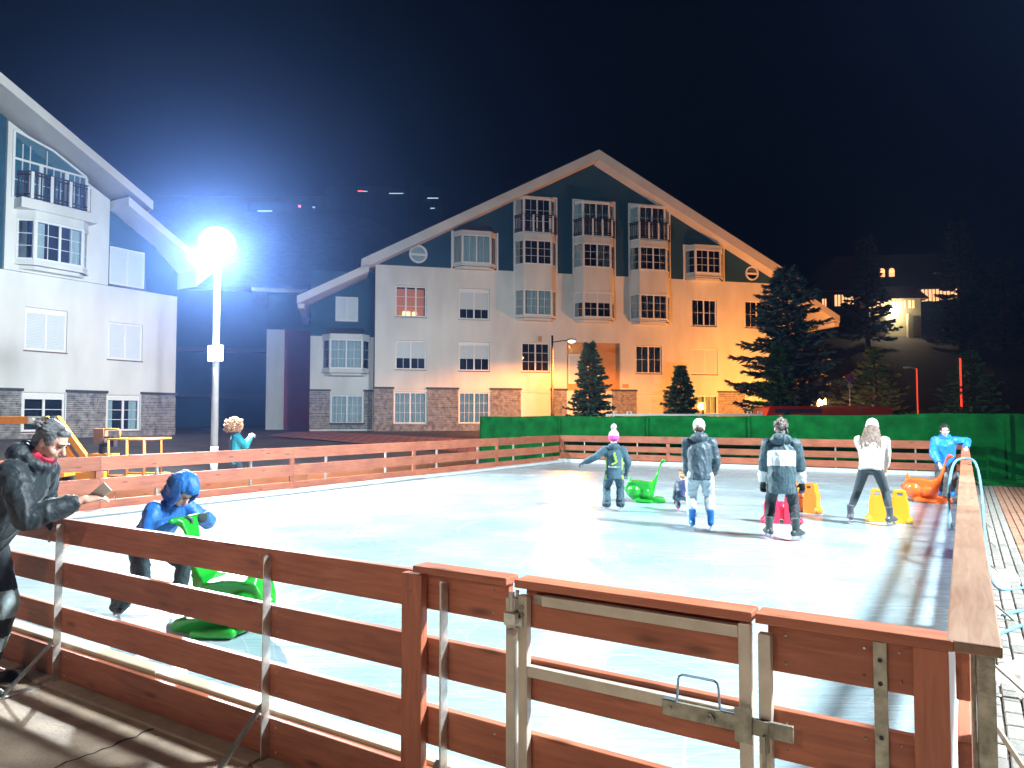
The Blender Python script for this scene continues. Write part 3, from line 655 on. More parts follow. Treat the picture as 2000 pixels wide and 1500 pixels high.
stones(LBL, [(-9,-3.86,.3,2.72),(-2.30,-.80,.3,2.72),(.66,2.22,.3,2.72)], 0.0, 21, (.045,.09), (.15,.5))
part(LBL, 'stone_plinth', STONE, (-9,2.2,-.04,-.002,.1,1.18))
bay(LBL, -4.25, -1.72, 7.22, 9.2, .45, .42, True, None, [(7.42,1.45,dict(grid=(2,3), curtain='sides'))], -.12)
# sloping-top loggia glazing and railing above the bay
g2 = MB(); prof = [(-4.42,10.62),(-1.85,10.62),(-1.85,10.98),(-3.1,11.63),(-4.42,11.98)]
lo = part(LBL, 'loggia_frame', WHITE, (-4.45,-4.37,-.17,-.125,9.6,12.0),(-1.9,-1.8,-.17,-.125,9.6,11.0),(-4.37,-1.9,-.17,-.125,10.98,11.05),(-3.55,-3.42,-.17,-.125,9.6,10.98),(-2.65,-2.52,-.17,-.125,9.6,10.98),(-4.37,-1.9,-.17,-.125,9.55,9.62))
for a in (-4.12,-3.87,-3.30,-3.05,-2.8,-2.3,-2.1): MB().box(a-.012,a+.012,-.16,-.13,9.62,11.6 if a < -3.2 else 10.98).build('glazing_bar', WHITE, lo)
q = MB(); q.beam((-4.4,-.15,12.02),(-3.1,-.15,11.68),.05,.07); q.beam((-3.1,-.15,11.68),(-1.85,-.15,11.03),.05,.07); q.box(-4.37,-1.9,-.16,-.13,10.25,10.275); q.build('raked_frame', WHITE, lo)
q = MB(); q.prism([(-4.4,9.6),(-1.85,9.6),(-1.85,11.0),(-3.1,11.65),(-4.4,11.98)], -.128, -.124); q.build('pane', GLASS, lo)
q = MB(); q.prism([(-4.4,9.6),(-1.85,9.6),(-1.85,11.0),(-3.1,11.65),(-4.4,11.98)], -.1225, -.121); q.build('curtain', mat('teal_curtain', (.16,.34,.36), .9, var=.15, vscale=6), lo)
balcony(LBL, -4.3, -1.72, 9.62, 10.55, -.62, 13, .3, 4, .022, -.12)
part(LBL, 'balcony_floor', CREAM, (-4.35,-1.66,-.66,-.13,9.2,9.56))
roof_slab(LBL, [(-13.2,17.52),(.17,10.46)], -1.3, 15, .36); roof_slab(LBL, [(-13.2,17.52),(-26.6,10.46)], -1.3, 15, .36)
roof_slab(LBL, [(-.85,10.38),(2.96,8.28)], -1.3, 15, .34)
b = MB(); b.prism([(1.2,8.86),(2.9,7.92),(2.2,7.3),(2.2,8.0)], -1.28, 14.9); b.build('eaves_return', ROOFW, LBL)
wl = MB(); wl.ell((0,0,0),(.16,.16,.12)); 
# ================================================================== dark rear block between the two
DK = empty('apartment_building', (-17.0, 55.0, -.236), R(12), label='dark unlit block in the gap between the two gabled buildings', cat='building')
part(DK, 'wall', BLUE, (-14,6.5,0,10,0,11.2))
for z in (3.2,6.6): part(DK, 'balcony_slab', mat('grey_blue_render', (.05,.06,.09), .8), (-13,5.5,-.9,-.003,z,z+.28))
part(DK, 'roof', SLATE, (-14.3,6.8,-.5,10.3,11.204,11.5))
# ================================================================== lamps
def light(name, kind, loc, energy, col, size, parent=None, **k):
    L = bpy.data.lights.new(name, kind); L.energy = energy; L.color = col
    if kind in ('POINT', 'SPOT'): L.shadow_soft_size = size
    for a, v in k.items(): setattr(L, a, v)
    o = bpy.data.objects.new(name, L); COL.objects.link(o); o.location = loc; child(parent, o); return o
POLEM = mat('grey_painted_pole', (.55,.58,.60), .45, .2, var=.1, vscale=4)
FLOODE = mat('flood_lamp_glow', (1,1,1), .4, emis=(.82,.92,1.0), estr=60)
SODE = mat('sodium_lamp_glow', (1,.6,.2), .4, emis=(1,.42,.10), estr=45)
HOUS = mat('lamp_housing', (.30,.31,.33), .4, .6)
def flood_mast(loc, aim, h, label, energy, col=(.86,.955,1.0), spot=False):
    t = empty('floodlight_mast', loc, math.atan2(aim[1], aim[0]), label=label, cat='lamp post')
    b = MB(); b.tube([(0,0,-.02),(0,0,.04)], .17, 16); b.tube([(0,0,.04),(0,0,1.0)], .085, 14); b.tube([(0,0,1.0),(0,0,h-.55)], [.085,.065], 14); b.tube([(0,0,h-.55),(0,0,h-.40)], .08, 14); b.build('pole', POLEM, t, smooth=True)
    b = MB(); b.beam((0,0,h-.42),(.12,0,h-.08),.06,.06); b.tube([(.05,-.30,h),(.05,.30,h)],.03,8); b.build('bracket', HOUS, t)
    # round floodlight: bowl-shaped housing, glowing lens
    rt = Matrix.Rotation(R(34), 3, 'Y'); c = V(.16,0,h)
    def ring(x, r, n=20): return [c + rt @ V(x, r*math.cos(2*math.pi*j/n), r*math.sin(2*math.pi*j/n)) for j in range(n)]
    prof = [(-.28,.08),(-.26,.2),(-.12,.32),(.05,.40),(.10,.42),(.10,.38)]; n = 20; b = MB(); vs = []
    for x, r in prof: vs += ring(x, r)
    fs = [(i*n+j, i*n+(j+1) % n, (i+1)*n+(j+1) % n, (i+1)*n+j) for i in range(len(prof)-1) for j in range(n)] + [tuple(range(n-1,-1,-1))]
    b.add(vs, fs); b.build('lamp_housing', HOUS, t, smooth=True)
    b = MB(); vs = []; pr2 = [(.085,.375),(.15,.33),(.20,.22),(.22,.06)]
    for x, r in pr2: vs += ring(x, r)
    b.add(vs, [(i*n+j, i*n+(j+1) % n, (i+1)*n+(j+1) % n, (i+1)*n+j) for i in range(len(pr2)-1) for j in range(n)] + [tuple(range(3*n, 4*n))]); b.build('lamp_lens', FLOODE, t, smooth=True)
    if spot:
        o = light('flood_light', 'SPOT', c + rt @ V(.62,0,0), energy, col, .95, t, spot_size=R(128), spot_blend=.65)
        o.rotation_euler = (0, R(-90+40), 0)
    else:
        light('flood_light', 'POINT', c + rt @ V(.80,0,0), energy*.36, col, .16, t)  # bare point added ahead of the lens, spills back onto the facades
        o = light('flood_beam', 'SPOT', c + rt @ V(.80,0,0), energy*.62, col, .16, t, spot_size=R(170), spot_blend=.5); o.rotation_euler = (0, R(-90+34), 0)
    return t
FM = flood_mast((-7.15,17.4,GZ), (.32,-.95), 5.93, 'tall grey mast with blazing white floodlight behind the woman', LAMP_W)
FM2 = flood_mast((10.3,4.2,GZ), (-.85,.5), 9.6, 'floodlight mast standing outside the right barrier', LAMP_W*1.6, spot=True)
# sign on the mast
sg = empty('sign', (-7.12,17.29,3.09), R(-10), label='white notice sign fixed to the floodlight mast', cat='sign')
part(sg, 'plate', mat('sign_white', (.8,.82,.82), .5), (-.12,.21,-.012,0,-.19,.19), bevel=.003); part(sg, 'side_plate', _M['sign_white'], (-.20,-.125,.0,.25,-.19,.19))
SIGNINK = mat('sign_ink', (.06,.09,.10), .7)
def text(body, size, loc, parent, m, rot=(R(90),0,0), name='lettering', ext=.001, align='CENTER'):
    c = bpy.data.curves.new(name, 'FONT'); c.body = body; c.size = size; c.align_x = align; c.extrude = ext; c.resolution_u = 2
    tmp = bpy.data.objects.new(name, c); COL.objects.link(tmp); bpy.context.view_layer.update()
    me = bpy.data.meshes.new_from_object(tmp.evaluated_get(bpy.context.evaluated_depsgraph_get())); bpy.data.objects.remove(tmp)
    me.materials.clear(); me.materials.append(m)
    o = bpy.data.objects.new(name, me); COL.objects.link(o); o.location = loc; o.rotation_euler = rot; child(parent, o); return o
random.seed(4)
for i, (a0, a1) in enumerate(((-.06,.16),(-.03,.13),(-.04,.15),(-.01,.11),(-.05,.15),(-.05,.15),(.05,.15))):      # print too small to read in the photograph: broken dark strokes
    q = MB(); x = a0; z = .155-.038*i
    while x < a1: w_ = random.uniform(.008,.02); q.box(x, x+w_, -.0135, -.0125, z-random.uniform(.003,.008), z+random.uniform(.003,.008)); x += w_+random.uniform(.004,.009)
    q.build('print_line', SIGNINK, sg)
pi = MB(); pi.beam((-.03,-.014,-.12),(.03,-.014,-.17),.006,.02,(0,1,0)); pi.ell((-.035,-.014,-.10),(.014,.003,.014)); pi.box(-.08,-.05,-.016,-.0125,-.165,-.15); pi.box(.03,.05,-.016,-.0125,-.18,-.165); pi.build('pictogram', SIGNINK, sg)
def street_lamp(loc, rz, h, arm, label, energy, col=(1,.30,.045)):
    t = empty('street_lamp', loc, rz, label=label, cat='street lamp')
    b = MB(); b.tube([(0,0,0),(0,0,1.2),(0,0,1.22),(0,0,h+.25)], [.09,.09,.06,.05], 12); b.build('pole', BLACKM, t, smooth=True)
    b = MB(); b.tube([(0,0,h-.1),(arm*.5,0,h-.02),(arm-.15,0,h)], .025, 8); b.build('arm', BLACKM, t)
    b = MB(); b.ell((arm,0,h+.03),(.24,.13,.07)); b.build('lamp_housing', HOUS, t, smooth=True)
    b = MB(); b.ell((arm,0,h-.05),(.17,.11,.075)); b.build('lamp_bulb', SODE, t, smooth=True)
    light('street_light', 'SPOT', (arm, 0, h-.16), energy, col, .1, t, spot_size=R(172), spot_blend=.25); return t
street_lamp((2.05,36.6,gz(2.05,36.6)-.05), 0, 4.95, .98, 'black street lamp glowing orange before the gabled facade', WARM_W*3.8)
street_lamp((-6.5,-3.6,GZ), R(35), 5.4, 1.1, 'street lamp standing behind the viewer', WARM_W*.42, (1,.82,.70))
street_lamp((-10.62,26.0,gz(-10.62,26.0)), R(180), 1.577+310/1411*26-gz(-10.62,26.0)-.02, .70, 'orange street lamp glowing under the left eaves, behind the floodlight mast', WARM_W*.12)
# low lantern beside the cedar
ln = empty('lantern', (16.5,38.5,gz(16.5,38.5)), 0, label='low square lantern glowing bright yellow beside the dark cedar', cat='lantern')
b = MB(); b.tube([(0,0,-.1),(0,0,1.2)], .05, 10); b.box(-.22,.22,-.22,.22,1.78,1.86); b.box(-.18,.18,-.18,.18,1.2,1.26); b.build('post', BLACKM, ln)
b = MB(); b.box(-.16,.16,-.16,.16,1.262,1.775); b.build('lantern_glass', mat('lantern_glow', (1,.8,.4), .5, emis=(1,.62,.22), estr=30), ln)
light('lantern_light', 'POINT', (-.5,.35,1.5), WARM_W*3.6, (1,.30,.045), .12, ln)
# ================================================================== boom lift
OR = mat('orange_machine_paint', (.72,.24,.02), .4, var=.1, vscale=5, coat=.2); ORD = mat('dark_machine_part', (.025,.025,.03), .5, .3)
bl = empty('boom_lift', (-9.9,16.3,GZ), 0, label='orange boom lift with folded arms and railed basket behind the barrier', cat='boom lift')
b = MB(); b.beam((-3.2,.25,1.64),(-.62,.25,1.64),.16,.17); b.build('upper_boom', OR, bl, bevel=.01)
q = MB()
for x in (-1.02,-.88): q.tube([(x,.155,1.64),(x,.14,1.64)],.055,14)
q.build('boom_pin', WHITE, bl); part(bl, 'boom_plate', mat('pale_plate', (.6,.58,.52), .5), (-1.12,-.55,.155,.168,1.56,1.73))
for dx, nm in ((0,'boom_arm'),(.34,'boom_arm')):
    q = MB(); q.beam((-.62+dx*.75,.0,1.70),(.28+dx*.95,.0,.42),.12,.13,(1,0,1)); q.build(nm, OR, bl, bevel=.01)
q = MB(); q.tube([(-.32,.05,1.58),(.45,.05,.55)],.045,10); q.build('hydraulic_ram', ORD, bl)
q = MB(); q.ell((-.42,.0,1.66),(.12,.1,.08)); q.build('boom_knuckle', ORD, bl, smooth=True)
part(bl, 'arm_foot', OR, (.15,.75,-.1,.12,.30,.48), bevel=.01)
part(bl, 'control_box', mat('brown_box', (.22,.10,.05), .5, var=.1), (.62,.84,-.25,-.05,1.12,1.46), bevel=.01)
part(bl, 'control_panel', ORD, (.85,1.05,-.22,-.05,1.05,1.28), (.72,.80,-.2,-.08,.90,1.12)); part(bl, 'control_label', WHITE, (.86,.96,-.232,-.222,1.14,1.24)); part(bl, 'tray', OR, (.52,1.08,-.3,.0,.80,.90), bevel=.008)
q = MB(); q.tube([(.82,-.2,1.44),(1.14,-.2,1.44),(1.18,-.2,1.40),(1.18,-.2,1.26),(1.12,-.2,1.20)],.022,8); q.build('guard_hoop', OR, bl, smooth=True)
q = MB()
for yy in (-.35,.45):
    q.tube([(.98,yy,1.22),(2.02,yy,1.22)],.022,8); q.tube([(1.02,yy,.42),(2.0,yy,.42)],.022,8)
    for x in (1.02,1.42,1.80): q.tube([(x,yy,.2),(x,yy,1.22)],.022,8)
for x in (1.0,2.0): q.tube([(x,-.35,1.22),(x,.45,1.22)],.022,8)
q.build('basket_rail', OR, bl, smooth=True); part(bl, 'basket_floor', ORD, (.98,2.02,-.36,.46,.17,.20))
part(bl, 'chassis', OR, (-2.6,-.2,-.4,.6,.35,.7), bevel=.03); part(bl, 'counterweight', ORD, (-3.0,-2.3,-.45,.65,.5,1.2), bevel=.04)
for x in (-2.2,-.7):
    for yy in (-.5,.55):
        q = MB(); q.tube([(x,yy,.33),(x,yy+.2,.33)],.33,20); w = q.build('wheel', ORD, bl, smooth=False, bevel=.03); q = MB(); q.tube([(x,yy-.005,.33),(x,yy+.205,.33)],.16,16); q.build('rim', OR, w)
# ================================================================== vehicles behind the screen
def van(label, loc, rz, L, H, col, W=2.0, nose=1.8):
    t = empty('van', loc, rz, label=label, cat='van'); pm = mat('van_paint_'+label.split()[0], col, .3, .1, coat=.5)
    b = MB(); b.prism([(0,.35),(L,.35),(L,.9),(L-nose*.5,1.15),(L-nose*.86,H-.05),(L-nose,H),(.1,H),(0,H-.15)], -W/2, W/2); b.build('body', pm, t, bevel=.06)
    for s in (-1, 1):
        b = MB(); b.prism([(L-1.75,1.25),(L-1.05,1.25),(L-1.62,H-.25),(L-1.8,H-.25)], s*(W/2+.003), s*(W/2+.010)); b.build('side_window', ORD, t)
    b = MB(); b.quad((L-.88,-.85,1.18),(L-.88,.85,1.18),(L-1.5,.8,H-.12),(L-1.5,-.8,H-.12)); o = b.build('windscreen', ORD, t); o.location = (.02,0,.015)
    for x in (.9, L-.95):
        for s in (-1, 1):
            b = MB(); b.tube([(x,s*(W/2-.18),.34),(x,s*(W/2+.02),.34)],.34,20); w = b.build('wheel', ORD, t); b = MB(); b.tube([(x,s*(W/2+.021),.34),(x,s*(W/2+.03),.34)],.2,16); b.build('rim', HOUS, w)
    for s in (-.7,.7):
        b = MB(); b.box(L-.01,L+.02,s-.16,s+.16,.62,.8); b.build('headlight', WHITE, t)
    return t
rv = van('red tall van parked behind the green screen, only its roof showing', (17.0,33.2,GZ+.16), R(180), 6.4, 2.02, (.60,.02,.02), nose=1.0)
part(rv, 'tinted_strip', mat('blue_tint', (.03,.05,.09), .3), (3.2,5.3,1.002,1.01,1.72,1.90)); part(rv, 'roof_badge', mat('blue_badge', (.05,.12,.5), .4), (1.45,1.53,1.002,1.012,1.82,1.92))
wr = empty('trailer', (4.2,31.3,GZ+.05), R(2), label='white trailer whose top rail just shows above the screen', cat='trailer')
part(wr, 'bed', POLEM, (0,6.4,-.9,.9,.5,.62)); 
q = MB()
for yy in (-.88,.88):
    q.box(0,6.4,yy-.03,yy+.03,1.70,1.78)
    for x in (.03,2.1,4.2,6.37): q.box(x-.03,x+.03,yy-.03,yy+.03,.62,1.70)
for x in (.05,.62,.78,5.75,5.9,6.2,6.35): q.box(x-.025,x+.025,-.91,-.85,1.78,1.90)
for x0,x1 in ((.05,.2),(.62,.78),(5.75,5.9),(6.2,6.35)): q.box(x0,x1,-.91,-.85,1.875,1.9)
q.build('top_rail', WHITE, wr)
for x in (2.6,3.6):
    for yy in (-1.0,.85): q = MB(); q.tube([(x,yy,.3),(x,yy+.16,.3)],.3,18); q.build('wheel', ORD, wr)
# red light poles and parking sign
REDG = mat('red_glow', (.8,.05,.03), .4, emis=(1,.05,.02), estr=1.6)
for (x, y, z0, z1, lab, top) in ((18.5,33.0,1.2,3.76,'slim mast lit orange-red by an added glow, small lamp head on top', True), (20.5,33.0,1.9,4.23,'bright red light tube standing upright above the right-hand conifer', False)):
    t = empty('light_pole', (x,y,gz(x,y)), 0, label=lab, cat='light pole'); g0 = gz(x, y)
    b = MB(); b.tube([(0,0,-.1),(0,0,z1-g0-.02)],.03,8); b.build('pole', BLACKM, t)
    b = MB(); b.tube([(0,-.04,z0-g0),(0,-.04,z1-g0)],.038 if not top else .022,8); b.build('glow_tube', REDG, t)  # on the mast, a glowing tube added for orange-red light on its pole
    if top: b = MB(); b.tube([(0,0,z1-g0),(-.3,0,z1-g0+.08)],.03,8); b.ell((-.42,0,z1-g0+.06),(.2,.1,.05)); b.build('lamp_head', POLEM, t)
ps = empty('road_sign', (15.9,34.0,gz(15.9,34)), 0, label='round no-parking road sign on a thin post by the red van', cat='road sign')
b = MB(); b.tube([(0,0,0),(0,0,2.75)],.025,8); b.build('post', POLEM, ps)
b = MB(); b.tube([(0,-.03,2.6),(0,-.045,2.6)],.2,20); o = b.build('disc', mat('sign_red', (.5,.03,.03), .4), ps); b = MB(); b.tube([(0,-.046,2.6),(0,-.05,2.6)],.15,20); b.build('blue_face', mat('sign_blue', (.03,.06,.3), .4), o); b = MB(); b.beam((-.12,-.053,2.72),(.12,-.053,2.48),.004,.035); b.build('red_bar', _M['sign_red'], o)
b = MB(); b.box(-.11,.11,-.05,-.03,2.15,2.33); b.build('plate', mat('sign_tan', (.5,.35,.2), .5), ps)
# ================================================================== conifers
BARK = mat('bark', (.07,.05,.035), .9, var=.3, vscale=6, bump=.6, bscale=20)
def needle_mat(name, col): return mat(name, col, .75, var=.45, vscale=2.2, spec=.25)
ND = needle_mat('dark_needles', (.045,.115,.080)); NB = needle_mat('blue_cedar_needles', (.070,.125,.120)); NG = needle_mat('green_needles', (.06,.16,.05))
def conifer(label, loc, H, Rad, nb, m, seed, sprig=.28, droop=.15, wide=.03, shape=.85, base=.05, cards=26):
    random.seed(seed); t = empty('conifer', loc, 0, label=label, cat='tree')
    b = MB(); b.tube([(0,0,-.3),(0,0,H*.5),(0,0,H*.97)], [H*.022+.03, H*.013+.015, .01], 8); b.build('trunk', BARK, t, smooth=True)
    f = MB(); br = MB()
    for i in range(nb):
        u = base + (1-base)*(i+random.random()*.8)/nb; u = min(u, .995); z = u*H
        r = Rad*((1-u)**shape)*random.uniform(.62,1.12) + .05*Rad*random.random(); az = i*2.39996 + random.uniform(-.5,.5)
        d = V(math.cos(az), math.sin(az), 0); sd = V(-d.y, d.x, 0)
        up0 = random.uniform(.0,.25); pts = []
        for k in range(6):
            s = k/5; pts.append(V(0,0,z) + d*r*s + V(0,0, r*(up0*s - droop*s*s*1.6 + .10*s**4)))
        br.tube(pts[:5], [max(.006, .018*r)*(1-.16*k) for k in range(5)], 4, cap=False)
        n = max(6, int(cards*(.35+r/Rad)))
        for k in range(n):
            s = random.random()**.65; q = min(4, int(s*5)); p = pts[q].lerp(pts[q+1], s*5-q)
            side = random.choice((-1,1)); L = sprig*random.uniform(.55,1.25)*(1.15-.6*s)
            dirv = (d*random.uniform(.35,1.0) + sd*side*random.uniform(.15,1.0) + V(0,0,random.uniform(-.30,.28))).normalized()
            wv = dirv.cross(V(random.uniform(-.4,.4), random.uniform(-.4,.4), 1)).normalized() * wide * random.uniform(.7,1.3)
            for q2 in range(2):
                if q2: dirv = (dirv + sd*side*random.uniform(-.5,.5) + V(0,0,random.uniform(-.3,.3))).normalized(); wv = dirv.cross(V(random.uniform(-1,1),random.uniform(-1,1),.3)).normalized()*wide
                e = p + dirv*L; mid = p + dirv*L*.45; f.add([p, mid+wv, e, mid-wv], [(0,1,2,3)])
    br.build('branches', BARK, t); f.build('crown', m, t); return t
def tz(x, y, d=0): return (x, y, gz(x, y)-.05-d)
conifer('small dense conifer in front of orange facade, beside the street lamp', tz(3.62,33.5), 4.75, 1.5, 150, ND, 1, .34, .10, .05, .75, .03, 46)
conifer('smallest conifer standing just right of the street-lamp tree', tz(8.2,35.0), 3.35, 1.35, 110, ND, 2, .32, .10, .05, .8, .03, 44)
conifer('large dark spreading cedar covering the right end of the gable', tz(13.7,35.8), 8.2, 3.3, 150, NB, 3, .55, .05, .045, .62, .10, 95)
conifer('young pale green conifer in front of the large cedar', tz(12.75,34.6), 4.4, 1.9, 120, NG, 4, .34, .05, .045, 1.1, .03, 44)
conifer('slim sparse conifer between the lantern and red mast', tz(16.9,33.6), 3.9, 1.5, 60, NG, 5, .32, .0, .03, .9, .05, 30)
conifer('bushy conifer under the red light tube at far right', tz(21.2,33.4), 3.9, 2.1, 90, NG, 6, .36, .05, .04, .8, .05, 36)
conifer('tall dark conifer left of the lit hillside house', tz(42.5,86), 13.5, 3.6, 90, ND, 8, 1.0, .05, .14, .75, .08, 34)
conifer('tall dark conifer right of the lit hillside house', tz(52.5,84), 15.5, 4.2, 100, ND, 9, 1.0, .05, .14, .7, .05, 36)
conifer('dark conifer at the right edge of the hillside', tz(57.5,84), 11, 4.4, 80, ND, 10, 1.0, .05, .14, .6, .05, 30)
conifer('low dark conifer before the lower slope, near the light poles', tz(23.6,47), 5.4, 2.6, 80, ND, 12, .5, .05, .07, .7, .05, 30)
# ================================================================== house on the hill
WINL = mat('lit_window', (.9,.6,.35), .5, emis=(1,.46,.20), estr=1.9); OLIVE = mat('olive_render', (.38,.35,.24), .9, var=.1)
hs = empty('hillside_house', (49.8,95,-.236), R(-8), label='house with lit windows and bright wall lamp on the dark hillside', cat='house')
part(hs, 'wall', BLUE, (-9,9.6,.5,10,8,18.6)); part(hs, 'tower_wall', OLIVE, (-3.4,3.4,-1.5,.49,8,17.0)); 
b = MB(); b.add([(-4.2,-2.2,17.0),(4.2,-2.2,17.0),(3.2,.2,19.2),(-3.4,.2,19.2),(-4.2,.4,17.0),(4.2,.4,17.0)], [(0,1,2,3),(1,5,2),(0,3,4),(0,4,5,1)]); b.build('tower_roof', mat('tan_roof', (.30,.24,.17), .8, var=.2, vscale=3), hs)
b = MB(); b.prism([(-10,18.604),(10.5,18.604),(7,23.2),(-6.5,23.2)], .0, 10.2); b.build('roof', SLATE, hs)
def hwin(x0, x1, z0, z1, y, m=WINL):
    o = part(hs, 'window', m, (x0,x1,y-.06,y,z0,z1)); xm = (x0+x1)/2; part(o, 'mullion', BLACKM, (xm-.05,xm+.05,y-.085,y-.061,z0,z1)); return o
for x in (-2.9,-1.9,-.05,.85,1.9): hwin(x, x+.7, 16.0-.15, 16.95-.1, -1.502)
for x in (-6.6,-5.7,-4.9): hwin(x, x+.7, 16.6, 18.1, .498)
hwin(-8.2,-7.7,16.6,17.6,.498)
for x in (4.3,5.2,6.1,7.0,7.9): hwin(x, x+.75, 17.0, 18.55, .498)
for x in (-1.05,.15):
    b = MB(); b.box(x,x+.65,-.12,-.01,20.3,21.1); b.tube([(x+.325,-.12,21.1),(x+.325,-.01,21.1)],.325,14); b.build('arched_window', WINL, hs)
b = MB(); b.ell((-.15,-1.95,15.75),(.42,.3,.36)); b.build('wall_lamp', mat('hill_lamp_glow', (1,.95,.8), .4, emis=(1,.88,.62), estr=40), hs, smooth=True)
light('hill_light', 'POINT', (-.15,-2.9,15.3), WARM_W*.55, (1,.80,.48), .2, hs)
part(hs, 'porch_column', OLIVE, (-2.0,-1.3,-2.6,-1.9,8,15.0), (1.4,2.0,-2.6,-1.9,8,15.0))
hb = empty('hillside_house', (60.6,96,-.236), R(-10), label='unlit hillside house with one lit window at far right', cat='house')
part(hb, 'wall', BLUE, (-3,4,.2,7,9,19.6)); b = MB(); b.prism([(-3.6,19.604),(4.6,19.604),(.5,22.4)], 0, 7.4); b.build('roof', SLATE, hb); part(hb, 'window', WINL, (-1.4,-.85,.1,.198,17.4,18.7), (-.75,-.25,.1,.198,17.4,18.7))
# far hillside lights on the left
hh = empty('hillside_house', (-19.5,120,gz(-19.5,120)-2), 0, label='faint hillside building with thin strips of light above the roofline', cat='house')
zb = gz(-19.5,120)-2; part(hh, 'wall', BLUE, (-12,8,0,8,0,40.3-zb)); part(hh, 'tower', mat('grey_blue_render', (.05,.06,.09), .8), (2.6,4.4,-1,-.003,20-zb+10,41.2-zb))
LT = mat('cold_strip_light', (.8,.9,1), .5, emis=(.6,.8,1), estr=1.2); LR = mat('red_beacon', (1,.2,.2), .5, emis=(1,.12,.10), estr=4)
for x0, x1, z, m in ((-1.0,1.4,38.9,LT),(-6.2,-5.3,39.3,LR),(-5.3,-4.6,39.25,LT),(5.4,7.2,38.1,LT),(5.9,6.6,36.4,LT)): part(hh, 'strip_light', m, (x0,x1,-1.12,-1.03,z-zb-.236,z-zb-.12))
hl = empty('hillside_house', (-38.5,120,gz(-38.5,120)-2), 0, label='farthest hillside building with a red beacon, left of the mast', cat='house')
zb = gz(-38.5,120)-2; part(hl, 'wall', BLUE, (-6,5,0,8,0,37.6-zb)); part(hl, 'beacon', LR, (2.65,3.0,-.2,-.01,36.7-zb,37.0-zb)); part(hl, 'strip_light', LT, (-4.2,-1.8,-.2,-.01,35.9-zb,36.1-zb)); part(hl, 'window', LT, (6.9-1.9,7.3-1.9,-.2,-.01,36.6-zb,36.75-zb))
# ================================================================== remeshed soft shapes
def melt(name, mb, voxel, mats, parent=None, it=4, wr=0.0, wsc=9.0, wstretch=(1,1,.55), fn=None, seedv=0.0, dec=1.0):
    me = mb.mesh(name, []); o = bpy.data.objects.new('tmp', me); COL.objects.link(o)
    r = o.modifiers.new('r', 'REMESH'); r.mode = 'VOXEL'; r.voxel_size = voxel
    if it: s = o.modifiers.new('s', 'SMOOTH'); s.iterations = it; s.factor = .5
    if dec < 1: d = o.modifiers.new('d', 'DECIMATE'); d.ratio = dec
    bpy.context.view_layer.update()
    m2 = bpy.data.meshes.new_from_object(o.evaluated_get(bpy.context.evaluated_depsgraph_get())); m2.name = name
    bpy.data.objects.remove(o); bpy.data.meshes.remove(me)
    mats = mats if isinstance(mats, (list, tuple)) else [mats]
    m2.materials.clear()
    for m in mats: m2.materials.append(m)
    if wr:
        nr = [v.normal.copy() for v in m2.vertices]
        for v, n in zip(m2.vertices, nr):
            p = V(v.co.x*wstretch[0], v.co.y*wstretch[1], v.co.z*wstretch[2])*wsc + V(seedv,seedv*.7,0)
            w1 = V(noise.noise(p*.45), noise.noise(p*.45+V(9,0,0)), noise.noise(p*.45+V(0,9,0)))*1.6
            k = 1-abs(noise.noise(p+w1))*2.0; k2 = 1-abs(noise.noise(p*2.1+w1*1.5+V(5,5,5)))*2.0
            v.co += n * wr * (max(0,k)**3*1.25 + max(0,k2)**3*.45 - .45)
    if fn:
        m2.polygons.foreach_set('material_index', [fn(p.center) for p in m2.polygons])
    m2.polygons.foreach_set('use_smooth', [True]*len(m2.polygons)); m2.update()
    o = bpy.data.objects.new(name, m2); COL.objects.link(o); child(parent, o); return o
SKIN = mat('skin', (.62,.36,.27), .55, var=.06, vscale=12)
SKINP = mat('pale_skin', (.72,.47,.40), .55, var=.05, vscale=12)
EYEM = mat('eye_dark', (.02,.015,.012), .25)
BLADE = mat('skate_blade', (.6,.62,.65), .25, .9)
def cloth(name, col, rough=.75, bump=.35, bscale=35, var=.12): return mat(name, col, rough, var=var, vscale=7, bump=bump, bscale=bscale, sheen=.15)
def seg(p, a, b):
    t = max(0, min(1, (p-a).dot(b-a)/max(1e-9,(b-a).length_squared))); return (p-(a+(b-a)*t)).length
def ik(a, t, l1, l2, pole):
    a, t = Vector(a), Vector(t); d = t - a; L = d.length; mx = (l1+l2)*.998
    if L > mx: d = d*(mx/L); L = mx; t = a + d
    k = max(-1, min(1, (l1*l1 + L*L - l2*l2)/(2*l1*L))); dn = d.normalized(); pole = Vector(pole); pv = (pole - dn*pole.dot(dn)).normalized()
    return a + dn*l1*k + pv*l1*math.sqrt(max(0, 1-k*k)), t
